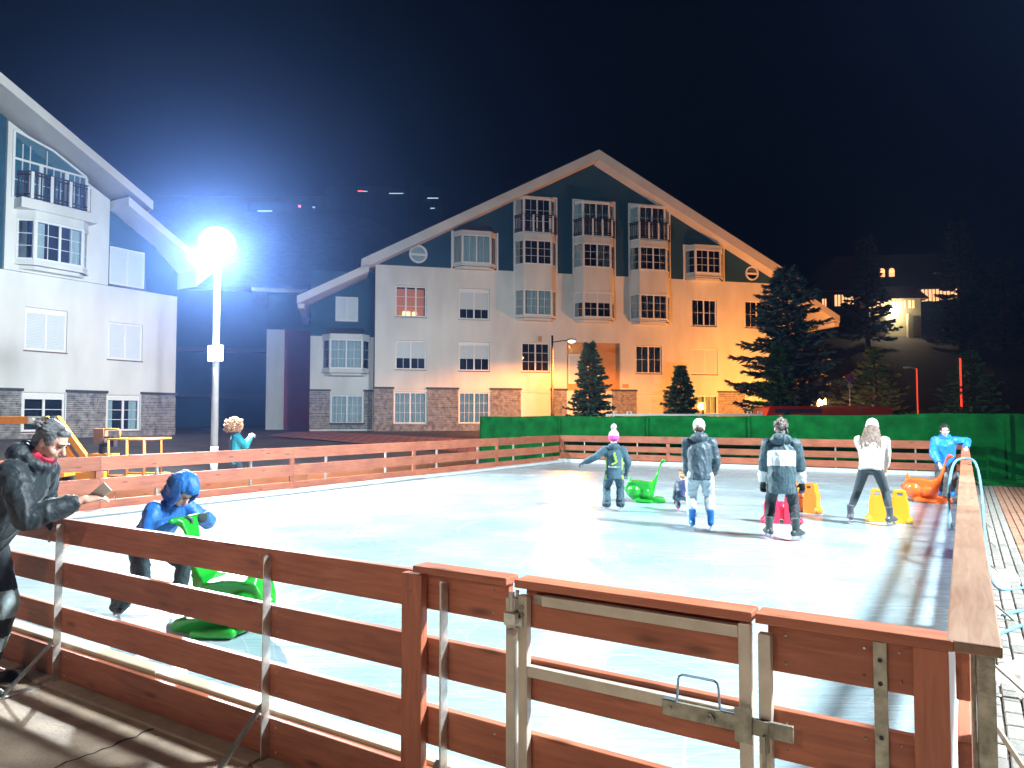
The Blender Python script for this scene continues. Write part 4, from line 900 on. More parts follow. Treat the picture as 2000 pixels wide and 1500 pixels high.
def hand(mb, wr, dirv, nrm, s=1.0, side=1, curl=.6, puff=1.0):
    """palm, four unequal bent fingers and a thumb leaving the side of the palm; nrm = palm facing"""
    d = Vector(dirv).normalized(); n = Vector(nrm); n = (n - d*n.dot(d)).normalized(); x = d.cross(n)*side
    P = lambda a, b, c: Vector(wr) + (d*a + x*b + n*c)*s
    r = .0085*s*puff
    mb.cap(Vector(wr)-d*.03*s, P(.01,0,0), .024*s*puff, .026*s*puff)
    for b in (-.026,-.009,.009,.026): mb.cap(P(.015,b*.8,0), P(.075,b,.004), .016*s*puff, .0135*s*puff)
    for b, L in ((-.030,.062),(-.010,.076),(.010,.080),(.030,.070)):
        a = P(.078,b,.004); c1 = curl; c2 = curl*1.9
        m = a + (d*math.cos(c1)+n*math.sin(c1))*L*.5*s + x*b*.15*s; e = m + (d*math.cos(c2)+n*math.sin(c2))*L*.5*s
        mb.cap(a, m, r*1.15, r*1.05); mb.cap(m, e, r*1.05, r*.85)
    a = P(.02,.034,.006); m = a + (d*.55 + x*.6 + n*.45).normalized()*.042*s; e = m + (d*.85 + x*.1 + n*.5).normalized()*.034*s
    mb.cap(P(.0,.015,.004), a, r*1.6, r*1.5); mb.cap(a, m, r*1.45, r*1.2); mb.cap(m, e, r*1.2, r*.95)
class Fig: pass
def figure(label, loc, rz, H, pelvis, lean, ankles, hands_, head=(0,0), twist=0.0, side_lean=0.0, hscale=1.0, voxel=.011, skin=SKINP, toes=((-.15,1),(.15,1)),
           elbow=((-.6,-.7,-.5),(.6,-.7,-.5)), knee=((-.1,1,0),(.1,1,0)), handcurl=.7, palms=None, bare_hands=True, eyes=True, shoulder=1.0):
    F = Fig(); F.H = H; F.s = H/1.75; s = F.s
    F.pel = V(*pelvis); ln = R(lean); sl = R(side_lean)
    F.up = V(math.sin(sl), math.sin(ln)*math.cos(sl), math.cos(ln)*math.cos(sl)).normalized()
    F.right = Matrix.Rotation(R(twist), 3, 'Z') @ V(1,0,0); F.right = (F.right - F.up*F.right.dot(F.up)).normalized(); F.fwd = F.up.cross(F.right)
    F.neck = F.pel + F.up*.295*H; F.chest = F.pel + F.up*.2*H
    F.sh = [F.neck - F.up*.035*H + F.right*sd*.102*H*shoulder for sd in (-1,1)]
    F.hip = [F.pel + F.right*sd*.052*H - F.up*.02*H for sd in (-1,1)]
    F.kn = []; F.an = []; F.el = []; F.wr = []
    for i in (0,1):
        k, a = ik(F.hip[i], ankles[i], .235*H, .235*H, knee[i]); F.kn.append(k); F.an.append(a)
        e, w = ik(F.sh[i], hands_[i], .165*H, .15*H, elbow[i]); F.el.append(e); F.wr.append(w)
    F.toe = [V(t[0], t[1], 0).normalized() for t in toes]
    hp, hy = head; F.hr = Matrix.Rotation(R(hy), 3, 'Z') @ Matrix.Rotation(R(-hp), 3, 'X')
    hs = .225*hscale*(H/1.75)**.45/.23; F.hs = hs
    F.hc = F.neck + (F.up*.45 + F.hr @ V(0,.12,1)*.55).normalized()*(.075*s + .088*hs)
    hd = lambda *q: F.hc + F.hr @ (V(*q)*hs); F.hd = hd
    b = MB(); BB = Matrix((F.right, F.fwd, F.up)).transposed()
    b.ell(hd(0,-.012,.03), (.074*hs,.094*hs,.086*hs), 18, 12, F.hr); b.ell(hd(0,.028,-.03), (.060*hs,.060*hs,.084*hs), 16, 10, F.hr); b.ell(hd(0,.062,-.088), (.030*hs,.026*hs,.024*hs), 12, 8, F.hr)
    b.cap(hd(0,.086,.008), hd(0,.110,-.030), .010*hs, .0155*hs); b.ell(hd(0,.078,.026), (.05*hs,.014*hs,.012*hs), 12, 8, F.hr)
    b.ell(hd(0,.083,-.060), (.024*hs,.013*hs,.010*hs), 10, 6, F.hr)
    for sd in (-1,1): b.ell(hd(sd*.076,-.006,-.014), (.012*hs,.023*hs,.034*hs), 10, 8, F.hr); b.ell(hd(sd*.042,.058,-.035), (.026*hs,.026*hs,.026*hs), 10, 8, F.hr)
    b.cap(hd(0,-.018,-.07), F.neck - F.up*.02*H, .052*hs, .055*s)
    b.loft([(F.pel-F.up*.05*H, .085*s,.07*s, BB), (F.pel+F.up*.06*H, .10*s,.075*s,BB), (F.chest, .13*s,.09*s,BB), (F.neck-F.up*.03*H, .11*s,.07*s,BB), (F.neck, .05*s,.05*s,BB)], 14)
    for i in (0,1):
        b.cap(F.sh[i], F.el[i], .042*s, .035*s); b.cap(F.el[i], F.wr[i], .035*s, .024*s); b.cap(F.hip[i], F.kn[i], .07*s, .048*s); b.cap(F.kn[i], F.an[i], .046*s, .032*s); b.cap(F.an[i], F.an[i]+F.toe[i]*.09*s-V(0,0,.03*s), .035*s, .028*s)
        dv = (F.wr[i]-F.el[i]).normalized(); pn = palms[i] if palms else V(0,0,-1)
        if bare_hands: hand(b, F.wr[i]+dv*.025*s, dv, pn, s*1.02, (-1,1)[i], handcurl)
    F.o = melt('person', b, voxel, skin, None, 3); F.o.location = loc; F.o.rotation_euler = (0,0,rz); tag(F.o, label, 'person')
    if eyes:
        for sd in (-1,1):
            e = MB(); e.ell(hd(sd*.030,.083,.004), (.011*hs,.006*hs,.006*hs), 10, 6, F.hr); e.build('eye', EYEM, F.o, smooth=True)
            e = MB(); e.cap(hd(sd*.014,.0935,.026), hd(sd*.046,.083,.027), .0045*hs, .003*hs); e.build('eyebrow', EYEM, F.o, smooth=True)
        e = MB(); e.ell(hd(0,.0945,-.060), (.022*hs,.006*hs,.006*hs), 10, 6, F.hr); e.build('lips', mat('lips', (.45,.16,.14), .5), F.o, smooth=True)
    F.basis = Matrix((F.right, F.fwd, F.up)).transposed()
    return F
def jacket(F, mats, hem=.09, puff=1.0, arm=1.0, voxel=.013, wr=.008, fn=None, collar=True, hood=None, cuff=1.0, name='jacket', it=3, wsc=9, flare=1.0):
    b = MB(); s = F.s*puff; B = F.basis; H = F.H
    rg = [(F.pel-F.up*hem*H, .158*s*flare,.125*s*flare,B),(F.pel, .165*s,.130*s,B),(F.pel+F.up*.09*H, .166*s,.126*s,B),(F.chest, .184*s,.134*s,B),(F.neck-F.up*.06*H, .178*s,.118*s,B),(F.neck-F.up*.018*H, .10*s,.092*s,B),(F.neck+F.up*(.02*H if collar else 0), .078*s,.078*s,B)]
    b.loft(rg, 22)
    for i in (0,1):
        a, e, w = F.sh[i], F.el[i], F.wr[i]; r = .066*s*arm
        b.ell(a, (r*1.12,)*3); b.tube([a, a.lerp(e,.5), e], [r*1.1, r*1.02, r*.92], 14); b.ell(e, (r*.92,)*3); b.tube([e, e.lerp(w,.55), w*1.0], [r*.92, r*.88, r*.68*cuff], 14)
    if hood == 'down':
        c = F.neck + F.up*.005*H - F.fwd*.075*s
        b.ell(c, (.125*s,.075*s,.075*s), 16, 10, B); b.ell(F.neck+F.up*.012*H, (.105*s,.10*s,.045*s), 16, 8, B)
    return melt(name, b, voxel, mats, F.o, it, wr, wsc, fn=fn, seedv=F.H*7)
def trousers(F, mats, w=1.0, voxel=.013, wr=.007, fn=None, drop=.0, flare=1.0, name='trousers', wsc=10):
    b = MB(); s = F.s*w; B = F.basis; H = F.H
    b.loft([(F.pel-F.up*.055*H, .115*s,.105*s,B),(F.pel, .135*s,.112*s,B),(F.pel+F.up*.07*H, .125*s,.10*s,B)], 18)
    for i in (0,1):
        h, k, a = F.hip[i], F.kn[i], F.an[i] + V(0,0,.02-drop)
        b.ell(h, (.088*s,)*3); b.tube([h, h.lerp(k,.5), k], [.092*s,.083*s,.070*s], 14); b.ell(k, (.071*s,)*3); b.tube([k, k.lerp(a,.5), a], [.070*s,.066*s,.056*s*flare], 14)
    return melt(name, b, voxel, mats, F.o, 3, wr, wsc, fn=fn, seedv=F.H*3)
def skates(F, m, high=.16, names=('skate_boot','skate_boot')):
    for i in (0,1):
        b = MB(); a = F.an[i]; t = F.toe[i]; s = max(F.s, .72); z = V(0,0,1); side = V(-t.y, t.x, 0)
        b.tube([a+z*high*s - t*.01, a+z*.05*s, a-z*.02*s], [.058*s,.050*s,.052*s], 14)
        sole = a - z*.055*s
        b.ell(sole + t*.055*s + z*.012*s, (.045*s,.125*s,.036*s), 14, 8, Matrix((side, t, z)).transposed()); b.ell(sole - t*.035*s + z*.02*s, (.044*s,.06*s,.045*s), 12, 8, Matrix((side, t, z)).transposed()); b.cap(a, sole+t*.09*s+z*.03*s, .05*s, .035*s)
        o = melt(names[i], b, .009, m, F.o, 2)
        q = MB(); zb = sole - z*.028*s
        q.beam(zb - t*.10*s - z*.035*s, zb + t*.155*s - z*.035*s, .005, .022*s)
        for u in (-.06,.09): q.box(-.006,.006,-.02,.02,0,.001) if False else q.beam(zb + t*u*s - z*.03*s, zb + t*u*s + z*.012*s, .018, .03*s, t)
        q.build('blade', BLADE, o)
def shoes(F, m):
    for i in (0,1):
        b = MB(); a = F.an[i]; t = F.toe[i]; s = F.s; z = V(0,0,1); side = V(-t.y, t.x, 0); M3 = Matrix((side, t, z)).transposed()
        b.ell(a - z*.045*s + t*.055*s, (.048*s,.14*s,.04*s), 14, 8, M3); b.cap(a+z*.02, a-z*.03*s, .05*s, .05*s); melt('shoe', b, .009, m, F.o, 2)
def gloves(F, m, puff=1.25, curl=.7, palms=None, which=(0,1)):
    for i in which:
        b = MB(); dv = (F.wr[i]-F.el[i]).normalized(); hand(b, F.wr[i]+dv*.02*F.s, dv, palms[i] if palms else V(0,0,-1), F.s*1.05, (-1,1)[i], curl, puff); b.tube([F.wr[i]-dv*.06*F.s, F.wr[i]+dv*.02*F.s], [.04*F.s,.036*F.s], 12)
        melt('glove', b, .0075, m, F.o, 1)
def hair(F, m, kind='short', seed=1):
    hd, hs = F.hd, F.hs; b = MB(); random.seed(seed)
    if kind == 'short':
        b.ell(hd(0,-.024,.042), (.081*hs,.098*hs,.088*hs), 18, 12, F.hr); b.ell(hd(0,.040,.088), (.056*hs,.036*hs,.026*hs), 14, 8, F.hr); b.ell(hd(0,-.07,-.02), (.062*hs,.045*hs,.062*hs), 14, 8, F.hr)
        for sd in (-1,1): b.ell(hd(sd*.066,.012,.022), (.020*hs,.034*hs,.038*hs), 10, 8, F.hr)
        for k in range(260):
            a = random.uniform(0,6.28); t = random.uniform(0,1.35); d = V(math.sin(t)*math.cos(a), math.sin(t)*math.sin(a)*1.1-.15, math.cos(t)); p = hd(0,-.024,.042) + F.hr @ V(d.x*.078*hs, d.y*.096*hs, d.z*.086*hs)
            e = p + F.hr @ (V(d.x*.5+random.uniform(-.25,.25), random.uniform(-1.2,-.5), -.15+random.uniform(-.2,.2)).normalized()*.030*hs); b.cap(p, e, .0042*hs, .0026*hs, 5)
        return melt('hair', b, .0045, m, F.o, 0, .0015, 60)
    if kind == 'nape':
        b.ell(hd(0,-.055,-.03), (.066*hs,.048*hs,.055*hs), 14, 8, F.hr); return melt('hair', b, .006, m, F.o, 1, .003, 40)
    if kind == 'curly':
        for k in range(260):
            a = random.uniform(0,6.28); t = random.uniform(0,2.35); r = random.uniform(.75,1.12)
            d = V(math.sin(t)*math.cos(a)*1.28, math.sin(t)*math.sin(a)*1.15 - .25, math.cos(t)*1.0 - .1)
            if d.y > .30 and d.z < .45 and abs(d.x) < .70: continue
            c = hd(0,-.01,.01) + F.hr @ (d*.185*hs*r); b.ell(c, (random.uniform(.017,.032)*hs,)*3, 7, 5)
        b.ell(hd(0,-.06,.03), (.13*hs,.10*hs,.12*hs), 14, 9, F.hr)
        return melt('hair', b, .008, m, F.o, 0, .004, 30)
    if kind == 'bun':
        b.ell(hd(0,-.024,.042), (.084*hs,.100*hs,.092*hs), 18, 12, F.hr); b.ell(hd(0,-.085,.03), (.06*hs,.05*hs,.06*hs)); b.ell(hd(0,-.05,-.06), (.06*hs,.05*hs,.06*hs))
        for k in range(110):
            a = random.uniform(0,6.28); t = random.uniform(0,1.9); d = V(math.sin(t)*math.cos(a), math.sin(t)*math.sin(a)-.2, math.cos(t)); p = hd(0,-.024,.042) + F.hr @ (d*.09*hs)
            b.cap(p, p + F.hr @ V(random.uniform(-.02,.02), random.uniform(-.03,.01), random.uniform(-.02,.03))*hs, .010*hs, .005*hs, 6)
        return melt('hair', b, .008, m, F.o, 0, .004, 30)
    if kind == 'long':
        b.ell(hd(0,-.024,.03), (.084*hs,.100*hs,.092*hs), 18, 12, F.hr)
        for k in range(70):
            u = (k+.5)/70*2-1; x0 = u*.085; c = hd(x0, -.075-.03*math.cos(u*1.4), -.02)
            L = random.uniform(.30,.40)*hs; pts = []
            for j in range(6):
                q = j/5; pts.append(c + F.right*(u*.07*q+.012*math.sin(q*5+k))*hs - F.fwd*(.035*q + .02*math.sin(q*3.1))*hs - F.up*L*q + V(0,0,-.01*q))
            b.tube(pts, [.014*hs,.015*hs,.014*hs,.012*hs,.009*hs,.004*hs], 6)
        return melt('hair', b, .007, m, F.o, 1, .003, 40, wstretch=(1,1,.12))
# ------------------------------------------------------------------ man leaning on the barrier
def v3(*a): return V(*a)
DKJ = cloth('black_teal_jacket', (.008,.018,.023), .55, .4, 28); DKT = cloth('dark_trousers', (.020,.028,.036)); GREYP = cloth('pale_grey_patch', (.36,.45,.47)); REDC = cloth('red_collar', (.62,.03,.07))
GHAIR = mat('greying_hair', (.13,.14,.145), .5, var=.8, vscale=30, bump=.6, bscale=90, stretch=(1,.3,1)); BLK = cloth('black_rubber', (.012,.012,.014), .5)
F = figure('man in dark jacket with red collar leaning on the foreground barrier', (-3.36,4.62,GZ), R(-84), 1.86, (0,0,.97), 34, ((-.13,-.02,.09),(.15,.06,.09)), ((-.22,.34,1.00),(.13,.63,1.19)), head=(30,-8), voxel=.0075, skin=SKIN, palms=(V(0,0,-1), V(-.5,0,-1)), handcurl=.55, elbow=((-.6,-.3,-.8),(.55,-.25,-.75)))
jacket(F, [DKJ], hem=.13, puff=1.10, arm=1.06, wr=.008, hood='down', voxel=.011, cuff=1.0, wsc=12)
b = MB(); b.loft([(F.neck+F.up*.0, .092,.092,F.basis),(F.neck+F.up*.05, .085,.088,F.basis),(F.neck+F.up*.085+F.fwd*.02, .078,.082,F.basis)], 18); melt('collar', b, .009, [REDC], F.o, 2, .004, 14)
trousers(F, [DKT, GREYP], 1.05, fn=lambda c: 1 if .42 < c.z < .60 or .20 < c.z < .30 else 0)
shoes(F, BLK); hair(F, GHAIR, 'short', 3)
MAN = F
ph = MB(); ph.box(-.036,.036,-.005,.005,-.075,.075); po = ph.build('smartphone', mat('pale_phone_case', (.62,.60,.56), .35), bevel=.008)
mw_ = Matrix.Translation(F.o.location) @ F.o.rotation_euler.to_matrix().to_4x4(); dv = (F.wr[1]-F.el[1]).normalized()
po.location = mw_ @ (F.wr[1] + dv*.135 + V(.01,.0,.015)); po.rotation_euler = (R(35), R(50), R(20)); tag(po, 'pale smartphone held over the barrier by the leaning man', 'phone')
# ------------------------------------------------------------------ hooded boy pushing the seal
BLUEJ = cloth('bright_blue_jacket', (.008,.14,.50), .5, .45, 26); NAVY = cloth('navy_jacket', (.010,.035,.11), .55, .4, 26); TEALT = cloth('dark_teal_trousers', (.018,.036,.044)); GLV = cloth('dark_green_glove', (.03,.055,.05)); BRN = mat('brown_hair', (.05,.028,.018), .55, var=.5, vscale=30, bump=.5, bscale=80)
F = figure('boy in blue hooded jacket bending over the green seal near the barrier', (-2.84,5.72,0), R(-115), 1.36, (0,-.02,.60), 40, ((-.12,.17,.12),(.16,-.16,.13)), ((-.13,.44,.80),(.13,.44,.80)), head=(48,0), voxel=.009, hscale=1.0, bare_hands=False, toes=((-.2,1),(.4,1)), knee=((-.15,1,.1),(.1,1,.1)), elbow=((-.8,-.3,-.5),(.8,-.3,-.5)))
jacket(F, [BLUEJ, NAVY], hem=.06, puff=1.13, arm=1.1, wr=.009, fn=lambda c: 1 if (c.y < .03 and c.z < .92) or (c - F.pel).dot(F.fwd) < -.07 else 0)
b = MB(); b.ell(F.hd(0,-.03,.04), (.118,.118,.132), 20, 14, F.hr); b.ell(F.hd(0,-.055,-.07), (.105,.085,.08), 16, 10, F.hr)
b.ell(F.hd(0,-.005,.115), (.075,.105,.055), 16, 10, F.hr); b.ell(F.hd(0,-.10,.03), (.085,.06,.09), 14, 10, F.hr)
ring = [F.hd(.098*math.cos(a), .060+.02*math.sin(a), -.035+.118*math.sin(a)) for a in [2*math.pi*k/20 for k in range(21)]]; b.tube(ring, .020, 8, cap=False)
hd_ = melt('hood', b, .009, [BLUEJ], F.o, 2, .009, 11)
bm = bmesh.new(); bm.from_mesh(hd_.data)      # open the hood in front of the face
inv = F.hr.inverted(); dead = [f for f in bm.faces if (lambda q: q.y > .030 and -.15 < q.z < .070 and abs(q.x) < .080)(inv @ (f.calc_center_median() - F.hc))]
bmesh.ops.delete(bm, geom=dead, context='FACES'); bm.to_mesh(hd_.data); bm.free(); sm = hd_.modifiers.new('t', 'SOLIDIFY'); sm.thickness = .014
hair(F, BRN, 'short', 8)
st_ = MB()
for k in range(3):
    for sd in (1,): st_.cap(F.sh[1]+F.up*.055-F.fwd*(.02*k)+F.right*.01, F.sh[1].lerp(F.el[1],.35)-F.fwd*(.02*k)+F.up*.05, .004, .004)
st_.build('sleeve_stripes', WHITE, F.o, smooth=True)
trousers(F, [TEALT], 1.08, wr=.010, drop=.05, flare=1.25); skates(F, BLK, .10); gloves(F, GLV, 1.3, .9)
# ------------------------------------------------------------------ child with the pink bobble hat
SKIJ = cloth('slate_blue_ski_jacket', (.035,.095,.13)); LIME = cloth('lime_panel', (.33,.62,.03)); PINK = cloth('hot_pink_knit', (.85,.10,.42), .9, .8, 60); PALEP = cloth('pale_pink_knit', (.85,.48,.58), .9, .8, 60); ORS = cloth('orange_scarf', (.75,.24,.06)); SKIT = cloth('slate_ski_trousers', (.032,.085,.115))
F = figure('child in pink bobble hat and slate ski suit with one arm out', (1.71,12.15,0), R(-6), 1.36, (0,0,.66), 6, ((-.13,-.02,.125),(.10,.0,.125)), ((-.50,.08,.80),(.21,.16,.64)), head=(4,0), voxel=.011, bare_hands=False, eyes=True, hscale=1.05, elbow=((-.2,-.8,-.6),(.7,-.7,0)))
jacket(F, [SKIJ, LIME], hem=.10, puff=1.1, arm=1.15, wr=.006, hood='down', fn=lambda c: 1 if abs((c-F.pel).dot(F.right)) > .125 and (c-F.pel).dot(F.up) < .22 and all(seg(c, F.sh[i], F.el[i]) > .085 and seg(c, F.el[i], F.wr[i]) > .085 for i in (0,1)) else 0, flare=1.12)
trousers(F, [SKIT], 1.22, wr=.010, drop=.06, flare=1.45); skates(F, BLK, .08); gloves(F, cloth('slate_glove', (.06,.12,.15)), 1.35, .7)
b = MB(); b.loft([(F.neck+F.up*.0,.085,.085,F.basis),(F.neck+F.up*.05,.088,.09,F.basis)], 16); melt('scarf', b, .010, [ORS], F.o, 2, .005, 16)
b = MB(); b.ell(F.hd(0,-.015,.055), (.098*F.hs,.112*F.hs,.115*F.hs), 18, 12, F.hr); b.cap(F.hd(0,-.02,.14), F.hd(.0,-.03,.19), .06*F.hs, .03*F.hs); b.loft([(F.hd(0,-.02,-.01),.094*F.hs,.108*F.hs,F.hr),(F.hd(0,-.015,.035),.102*F.hs,.116*F.hs,F.hr)], 18)
for k in range(60):
    random.seed(k); d = V(random.uniform(-1,1),random.uniform(-1,1),random.uniform(-1,1)).normalized(); b.ell(F.hd(.0,-.03,.225)+d*.035, (.02,.02,.02), 6, 4)
melt('bobble_hat', b, .009, [PALEP, PINK], F.o, 1, .004, 30, fn=lambda c: 1 if (F.hr.inverted() @ (c-F.hc)).z < .055 else 0)
# emblem and lettering on the back
def on_back(F, off=.0): return F.pel + F.up*off
bk = lambda u, w: F.pel + F.right*u + F.up*w - F.fwd*(.139 + .01*(1-abs(u)*6))
em = MB(); zz = [(.015,.30),(-.005,.27),(.028,.225),(.012,.205),(.045,.165),(.02,.135),(-.045,.105)]
for a, c in zip(zz[:-1], zz[1:]): em.beam(bk(*a), bk(*c), .026, .006, F.fwd)
em.build('emblem', LIME, F.o)
for tx, m, u, sz in (('Be.Addi', WHITE, -.035, .042), ('cted', LIME, .062, .042)):
    o = text(tx, sz, bk(u, .055), F.o, m, name='lettering'); o.rotation_euler = (R(90)-math.asin(F.up.y), 0, 0)
# ------------------------------------------------------------------ skater in the white cap
GBJ = cloth('grey_blue_jacket', (.045,.080,.105), .5, .5, 22); PGT = cloth('pale_grey_joggers', (.50,.58,.62)); BSK = mat('blue_plastic_boot', (.02,.22,.70), .4, var=.1); WCAP = cloth('white_cap', (.80,.81,.82), .7, .2)
F = figure('skater in white cap, grey jacket, pale joggers and blue skates', (2.62,10.13,0), R(-13), 1.60, (0,0,.80), 9, ((-.11,-.05,.135),(.14,-.02,.135)), ((-.17,.22,.68),(.19,.20,.76)), head=(12,0), voxel=.011, elbow=((-.5,-.9,0),(.6,-.8,0)), shoulder=1.02)
jacket(F, [GBJ], hem=.07, puff=1.06, arm=1.05, wr=.011, hood='down', wsc=8)
trousers(F, [PGT], 1.12, wr=.012, drop=-.04, flare=.9, wsc=11); skates(F, BSK, .17); hair(F, BRN, 'nape', 5)
b = MB(); b.ell(F.hd(0,-.012,.06), (.088*F.hs,.106*F.hs,.086*F.hs), 18, 12, F.hr); b.ell(F.hd(.045,.115,.055), (.062*F.hs,.075*F.hs,.012*F.hs), 14, 8, F.hr); b.loft([(F.hd(0,-.012,.02),.087*F.hs,.105*F.hs,F.hr),(F.hd(0,-.012,.06),.088*F.hs,.106*F.hs,F.hr)], 18)
melt('cap', b, .008, [WCAP], F.o, 2)
# ------------------------------------------------------------------ toddler in front of him
BLON = mat('fair_hair', (.42,.26,.13), .6, var=.5, vscale=30, bump=.5, bscale=80)
F = figure('fair-haired toddler crouching in front of the white-capped skater', (2.80,11.9,0), R(-16), .88, (0,-.02,.27), 30, ((-.08,.06,.08),(.09,.10,.08)), ((-.15,.10,.16),(.14,.26,.33)), head=(22,0), voxel=.010, hscale=1.12, knee=((-.3,1,.6),(.3,1,.6)))
jacket(F, [NAVY, GBJ], hem=.05, puff=1.2, arm=1.2, wr=.007, fn=lambda c: 1 if abs((c-F.pel).dot(F.right)) > .07 else 0); trousers(F, [cloth('grey_blue_toddler_trousers', (.12,.19,.24))], 1.25, wr=.008, drop=.02, flare=1.2); hair(F, BLON, 'short', 11); shoes(F, PINK)
# ------------------------------------------------------------------ skater in the two-tone jacket
TWO = cloth('slate_shell_jacket', (.032,.075,.095), .55, .45, 24); WPAN = cloth('white_panel', (.72,.76,.78), .6, .3, 24); BKT = cloth('black_ski_trousers', (.014,.022,.030)); GHB = mat('grey_brown_hair', (.16,.13,.12), .55, var=.7, vscale=40, bump=.7, bscale=80)
F = figure('skater in two-tone slate and white jacket with tied-up hair', (3.45,9.29,0), R(-20), 1.60, (0,0,.80), 6, ((-.16,.03,.135),(.16,-.02,.135)), ((-.23,.16,.70),(.26,.18,.62)), head=(4,0), voxel=.011, bare_hands=False, elbow=((-.9,-.4,0),(.9,-.4,0)), toes=((-.5,1),(.6,.6)))
def two(c):
    w = (c-F.pel).dot(F.up); u = abs((c-F.pel).dot(F.right))
    near_arm = min((c-F.wr[i]).length for i in (0,1)) < .24 and u > .14
    if near_arm: return 1 if min((c-F.wr[i]).length for i in (0,1)) < .17 else 0
    return 1 if .14 < w < .335 and u < .172 else 0
jacket(F, [TWO, WPAN], hem=.13, puff=1.13, arm=1.15, wr=.009, hood='down', fn=two, voxel=.011)
trousers(F, [BKT], 1.02, wr=.010, drop=-.03, flare=.95); skates(F, cloth('dark_green_skate', (.03,.05,.05), .4, .1), .17); hair(F, GHB, 'bun', 9); gloves(F, BLK, 1.2, .8)
b = MB(); b.ell(F.hd(.03,.02,.10), (.06,.07,.05)); b.cap(F.hd(.04,-.02,.11), F.hd(.085,-.07,-.06), .022, .016); b.cap(F.hd(.02,0,.12), F.hd(.0,-.01,.175), .02, .016); melt('hair_band', b, .009, [BLK], F.o, 1)
# ------------------------------------------------------------------ girl in white jumper
WJ = cloth('white_wool_jumper', (.72,.70,.64), .95, 1.0, 70); LEG = cloth('grey_leggings', (.028,.048,.056), .7, .1); LHAIR = mat('long_brown_hair', (.15,.105,.08), .45, var=.8, vscale=16, bump=.5, bscale=60, stretch=(3,3,.25))
F = figure('long-haired skater in white jumper and beanie, legs wide apart', (5.24,10.55,0), R(-32), 1.62, (-.01,-.10,.84), 27, ((-.30,-.02,.135),(.21,.02,.135)), ((-.06,.46,.86),(.13,.44,.80)), head=(28,0), voxel=.011, toes=((-.35,1),(.55,.8)), elbow=((-.95,-.3,-.1),(.95,-.3,-.1)))
jacket(F, [WJ], hem=.04, puff=1.06, arm=1.08, wr=.009, collar=True, name='jumper', wsc=10)
trousers(F, [LEG], .93, wr=.002, drop=-.05, flare=.85, name='leggings'); skates(F, cloth('grey_skate', (.06,.07,.09), .4, .1), .16); hair(F, LHAIR, 'long', 4)
b = MB(); b.ell(F.hd(0,-.015,.06), (.092*F.hs,.108*F.hs,.105*F.hs), 18, 12, F.hr); b.loft([(F.hd(0,-.018,.0),.094*F.hs,.110*F.hs,F.hr),(F.hd(0,-.015,.05),.097*F.hs,.112*F.hs,F.hr)], 18); melt('beanie', b, .008, [cloth('white_beanie', (.76,.77,.78), .9, .9, 60)], F.o, 1, .003, 30)
# ------------------------------------------------------------------ boy at the right-hand barrier
F = figure('boy in bright blue puffer jacket resting a hand on the right barrier', (8.28,13.86,0), R(152), 1.50, (0,0,.73), 8, ((-.10,.02,.13),(.11,-.02,.13)), ((-.34,.12,1.0),(.12,.22,.70)), head=(10,4), voxel=.010, hscale=1.02, elbow=((-.8,-.5,0),(.9,-.4,0)))
jacket(F, [cloth('blue_puffer', (.005,.20,.72), .45, .4, 20)], hem=.06, puff=1.16, arm=1.15, wr=.010, hood='down', wsc=7)
trousers(F, [cloth('grey_black_trousers', (.05,.06,.075))], 1.12, wr=.012, drop=-.02); skates(F, BSK, .10); hair(F, mat('dark_hair', (.018,.022,.022), .5, var=.5, vscale=30, bump=.5, bscale=80), 'short', 6)
# ------------------------------------------------------------------ woman with curly hair behind the far barrier
CURL = mat('curly_fair_hair', (.46,.27,.13), .6, var=.5, vscale=18, bump=.6, bscale=60)
F = figure('curly-haired woman in turquoise jacket holding up a phone behind barrier', (-5.92,15.5,GZ), R(-62), 1.68, (0,0,.86), 2, ((-.10,0,.08),(.10,.02,.08)), ((-.10,.30,1.27),(.10,.30,1.27)), head=(8,0), voxel=.010, palms=(V(.8,.2,.2), V(-.8,.2,.2)), elbow=((-.6,-.2,-1),(.6,-.2,-1)))
TQ = cloth('turquoise_jacket', (.0,.36,.50), .5); TQD = cloth('dark_teal_vest', (.012,.085,.12))
jacket(F, [TQ, TQD], hem=.09, puff=1.04, wr=.008, fn=lambda c: 1 if abs((c-F.pel).dot(F.right)) < .13 and (c-F.pel).dot(F.fwd) < .17 else 0); trousers(F, [cloth('blue_jeans', (.02,.05,.085))], 1.0, wr=.006); shoes(F, BLK); hair(F, CURL, 'curly', 2)
ph = MB(); ph.box(-.075,.075,-.005,.005,-.036,.036); po = ph.build('smartphone', mat('white_phone', (.7,.7,.7), .3), bevel=.006); mw_ = Matrix.Translation(F.o.location) @ F.o.rotation_euler.to_matrix().to_4x4()
po.location = mw_ @ ((F.wr[0]+F.wr[1])/2 + V(0,.09,.03)); po.rotation_euler = (0,0,R(-62)); tag(po, 'white smartphone held in both hands by the curly-haired woman', 'phone')
